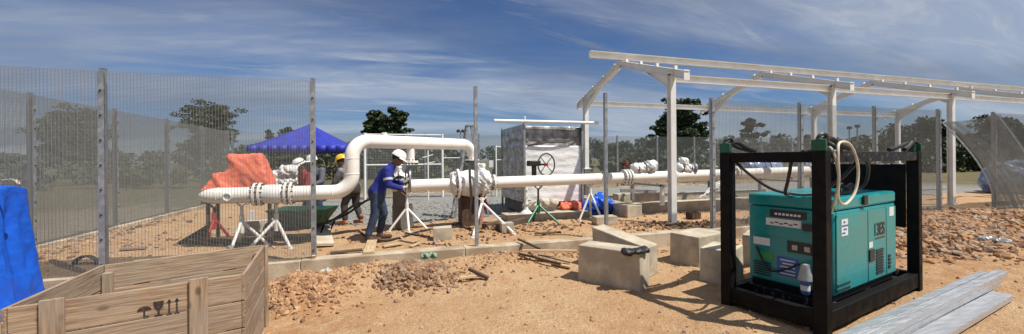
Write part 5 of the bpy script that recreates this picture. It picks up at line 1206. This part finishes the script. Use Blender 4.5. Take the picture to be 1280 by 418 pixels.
def person(label, loc, rz, J, mats, helmet, voxel=.011, band=False, hs=.93):
    """J: joints in body axes (x forward, y left, z up). mats: shirt, trousers, boots"""
    t_ = thing('person', label, 'person', tuple(loc), rz); m = MB(); seg = []          # seg: (a, b, r0, r1, material)
    def limb(a, b, r0, r1, k):
        if k < 2: r0, r1 = r0 * 1.17, r1 * 1.17
        cap(m, a, b, r0, r1); seg.append((np.array(a, float), np.array(b, float), r0, r1, k))
    V = {k: Vector(v) * (1 if k == 'look' else hs) if k == 'look' else Vector((v[0], v[1], v[2] if v[2] < .1 else v[2] * hs)) for k, v in J.items()}
    pel, che, nec, hd = V['pelvis'], V['chest'], V['neck'], V['head']
    for s, n in ((1, 'l'), (-1, 'r')):
        hip = pel + Vector((0, .085 * s, -.02)); kn, an, toe = V['knee_' + n], V['ankle_' + n], V['toe_' + n]
        limb(hip, kn, .092, .062, 1); limb(kn, an + Vector((0, 0, .06)), .064, .052, 1)
        limb(an + Vector((0, 0, .10)), an, .055, .05, 2); limb(an + (an - toe) * .15 + Vector((0, 0, -.035)), toe, .043, .036, 2)
        sh, el, wr = V['shoulder_' + n], V['elbow_' + n], V['wrist_' + n]
        limb(che + (sh - che) * .4, sh, .085, .068, 0); limb(sh, el, .066, .052, 0); limb(el, wr, .050, .036, 0)
        hv = V['hand_' + n] - wr; hv.normalize(); side = hv.cross(Vector((0, 1, 0)));  side = side.normalized() if side.length > .1 else Vector((0, 0, 1))
        lat = hv.cross(side).normalized(); palm = wr + hv * .085
        for q in (-1, 0, 1): limb(wr + hv * .01 + lat * q * .006, palm + lat * q * .024, .023, .019, 3)
        for q, ln_ in ((-1.5, .058), (-.5, .072), (.5, .076), (1.5, .066)):
            b0 = palm + lat * q * .0185; b1 = b0 + hv * ln_ * .5 + side * .012; b2 = b1 + hv * ln_ * .22 + side * ln_ * .5
            limb(b0, b1, .0105, .0095, 3); limb(b1, b2, .0095, .008, 3)
        th0 = wr + hv * .035 - lat * .028; limb(th0, th0 - lat * .028 + hv * .028, .013, .011, 3); limb(th0 - lat * .028 + hv * .028, th0 - lat * .03 + hv * .06 + side * .02, .011, .009, 3)
    side_ = Vector((0, 1, 0))
    for q in (-1, 1):
        limb(pel + side_ * .055 * q, pel.lerp(che, .5) + side_ * .05 * q, .112, .105, 1 if False else 0); limb(pel.lerp(che, .45) + side_ * .05 * q, che + side_ * .075 * q, .105, .108, 0)
    limb(pel + Vector((0, 0, -.06)), pel + Vector((0, 0, .0)), .13, .13, 1)
    limb(che, nec, .09, .062, 0); limb(nec, hd, .054, .05, 4)
    fw = V.get('look', Vector((1, 0, -.15))).normalized(); rt = Vector((0, -1, 0)); rt = (rt - fw * rt.dot(fw)).normalized(); up = rt.cross(fw) * 1.0
    rot = Matrix((fw, -rt, up)).transposed()
    hc = hd + up * .08; ell(m, hc, (.098, .075, .118), rot); seg.append((np.array(hc), np.array(hc), .095, .095, 4))
    ell(m, hc + fw * .045 - up * .06, (.052, .052, .055), rot); seg.append((np.array(hc + fw * .05 - up * .06), np.array(hc + fw * .05 - up * .06), .05, .05, 4))
    cap(m, hc + fw * .088 + up * .015, hc + fw * .116 - up * .022, .010, .016, 8)
    for q in (-1, 1): ell(m, hc + rt * .076 * q - fw * .005 - up * .01, (.022, .010, .032), rot)
    def tagmat(C):
        D = np.full((len(seg), len(C)), 9.0)
        for i, (a, b, r0, r1, k) in enumerate(seg):
            ab = b - a; L2 = float(ab @ ab) + 1e-9; tt_ = np.clip(((C - a) @ ab) / L2, 0, 1)
            D[i] = np.linalg.norm(C - (a + tt_[:, None] * ab), axis=1) - (r0 + (r1 - r0) * tt_)
        ki = np.array([s[4] for s in seg])[D.argmin(0)]
        return ki
    PM2 = PM[t_]; inv_ = MB(); inv_.v = [tuple(PM2 @ Vector(p)) for p in m.v]; inv_.f, inv_.m = m.f, m.m
    body = blob('body', [mats[0], mats[1], mats[2], mats[3], 'skin'], inv_, t_, voxel, .006, 11, 3, tagmat)
    def part(name, mt, mb): return mb.build(name, mt, t_, world=False)
    e = MB()
    for q in (-1, 1): ell(e, hc + fw * .088 + rt * .032 * q + up * .012, (.008, .013, .008), rot)
    part('eyes', 'eye', e); mo = MB(); ell(mo, hc + fw * .092 - up * .062, (.008, .026, .006), rot); part('mouth', 'brown_rust', mo)
    ha = MB(); ell(ha, hc - fw * .012 + up * .022, (.1, .081, .105), rot); part('hair', 'hair', ha)
    hm = MB(); prof = [(.001, .122), (.035, .12), (.075, .102), (.102, .065), (.116, .02), (.119, .0), (.113, -.002), (.10, .04), (.001, .10)]
    x_, y_ = fw, -rt; vs, fs = [], []; Ns = 24; hc2 = hc + up * .045 - fw * .005
    for r_, h2 in prof:
        for k in range(Ns):
            a = 2 * math.pi * k / Ns; vs.append(hc2 + x_ * r_ * 1.14 * math.cos(a) + y_ * r_ * .98 * math.sin(a) + up * h2 * 1.05)
    fs = [(i * Ns + k, i * Ns + (k + 1) % Ns, (i + 1) * Ns + (k + 1) % Ns, (i + 1) * Ns + k) for i in range(len(prof) - 1) for k in range(Ns)]
    hm.add(vs, fs); ho = part('helmet', helmet, hm)
    br = MB(); n_ = 12; pv = []
    for k in range(n_ + 1):
        a = -1.25 + 2.5 * k / n_; ri = .118; ro = .118 + .055 * math.cos(a * 1.2)
        pv += [hc2 + x_ * ri * 1.12 * math.cos(a) + y_ * ri * .97 * math.sin(a) + up * .006, hc2 + x_ * ro * 1.14 * math.cos(a) + y_ * ro * .98 * math.sin(a) - up * .012]
    nn_ = len(pv); pv += [p - up * .006 for p in pv]
    fs = []
    for k in range(n_): fs += [(2 * k, 2 * k + 1, 2 * k + 3, 2 * k + 2), (nn_ + 2 * k, nn_ + 2 * k + 2, nn_ + 2 * k + 3, nn_ + 2 * k + 1), (2 * k + 1, nn_ + 2 * k + 1, nn_ + 2 * k + 3, 2 * k + 3)]
    br.add(pv, fs); bo = br.build('brim', helmet, None, world=False); bo.parent = ho
    rg = MB(); rp = [hc2 + x_ * .105 * 1.14 * math.cos(a) * 1.035 + y_ * .105 * .98 * math.sin(a) * 1.035 + up * .045 for a in [2 * math.pi * k / 24 for k in range(25)]]
    if band:
        for a, b in zip(rp[:-1], rp[1:]): rg.beam(a, b, .012, .014)
        bo = rg.build('band', 'band_dark', None, world=False); bo.parent = ho
    return t_, V
# worker in blue, leaning towards the valve
J = dict(pelvis=(0, 0, .92), chest=(.15, 0, 1.24), neck=(.25, 0, 1.38), head=(.31, 0, 1.44), look=(.9, -.15, -.5),
         knee_l=(.10, .11, .50), ankle_l=(.03, .13, .09), toe_l=(.20, .15, .045), knee_r=(-.03, -.10, .50), ankle_r=(-.13, -.11, .09), toe_r=(.05, -.13, .045),
         shoulder_l=(.18, .19, 1.32), elbow_l=(.24, .24, 1.06), wrist_l=(.42, .14, 1.06), hand_l=(.52, .1, 1.10),
         shoulder_r=(.18, -.19, 1.32), elbow_r=(.21, -.25, 1.05), wrist_r=(.40, -.17, .98), hand_r=(.50, -.13, 1.0))
pb = at_d(471, 297, 6.85); pb.z = g1(pb.x, pb.y)
pw, V = person('person in blue shirt, jeans and white helmet leaning over the pipe valve', pb, -YAW + R(14), J, ('shirt_blue', 'jeans', 'boots', 'glove'), 'helmet_white', .010)
for s, n in ((1, 'l'), (-1, 'r')):
    a, b = V['shoulder_' + n], V['elbow_' + n]; MB().cyl(a.lerp(b, .55), a.lerp(b, .70), .081, .076, 16).build('sleeve_band', 'reflective', pw, world=False)
# worker in yellow helmet behind the riser
J2 = dict(pelvis=(0, 0, .90), chest=(.14, 0, 1.20), neck=(.22, 0, 1.35), head=(.27, 0, 1.42), look=(.9, .1, -.35),
          knee_l=(.14, .11, .48), ankle_l=(.10, .13, .09), toe_l=(.28, .15, .045), knee_r=(.02, -.10, .48), ankle_r=(-.10, -.11, .09), toe_r=(.08, -.13, .045),
          shoulder_l=(.15, .19, 1.28), elbow_l=(.26, .24, 1.02), wrist_l=(.42, .18, .88), hand_l=(.5, .16, .82),
          shoulder_r=(.15, -.19, 1.28), elbow_r=(.22, -.25, 1.0), wrist_r=(.36, -.2, .84), hand_r=(.43, -.18, .77))
pb = at_d(441, 281, 8.5); pb.z = g1(pb.x, pb.y)
person('person in yellow helmet, grey shirt and dark trousers behind the pipe riser', pb, math.pi - YAW - R(20), J2, ('shirt_grey', 'trousers_dark', 'boots_orange', 'skin'), 'helmet_yellow', .012, hs=.9)
# two workers in white helmets beyond the wheelbarrow
J3 = dict(pelvis=(0, 0, .84), chest=(.10, 0, 1.14), neck=(.16, 0, 1.29), head=(.20, 0, 1.36), look=(.9, 0, -.4),
          knee_l=(.12, .11, .45), ankle_l=(.0, .13, .09), toe_l=(.18, .15, .045), knee_r=(.08, -.10, .45), ankle_r=(-.06, -.11, .09), toe_r=(.12, -.13, .045),
          shoulder_l=(.11, .19, 1.22), elbow_l=(.20, .24, .96), wrist_l=(.38, .16, .88), hand_l=(.46, .12, .86),
          shoulder_r=(.11, -.19, 1.22), elbow_r=(.20, -.25, .96), wrist_r=(.38, -.17, .88), hand_r=(.46, -.13, .86))
pb = at_d(389, 285, 8.3); pb.z = g1(pb.x, pb.y)
person('person in red shirt and banded white helmet behind the pipe spool', pb, math.pi + R(35), J3, ('shirt_red', 'jeans', 'boots', 'skin'), 'helmet_white', .012, band=True, hs=.9)
J4 = {k: (v[0], v[1], v[2] + (.06 if v[2] > .6 else 0)) for k, v in J3.items()}; J4['look'] = (1, 0, -.2)
pb = at_d(398, 280, 9.3); pb.z = g1(pb.x, pb.y)
person('person in plain white helmet standing behind the one in red', pb, math.pi + R(60), J4, ('vest_grey', 'jeans', 'boots', 'skin'), 'helmet_white', .012)
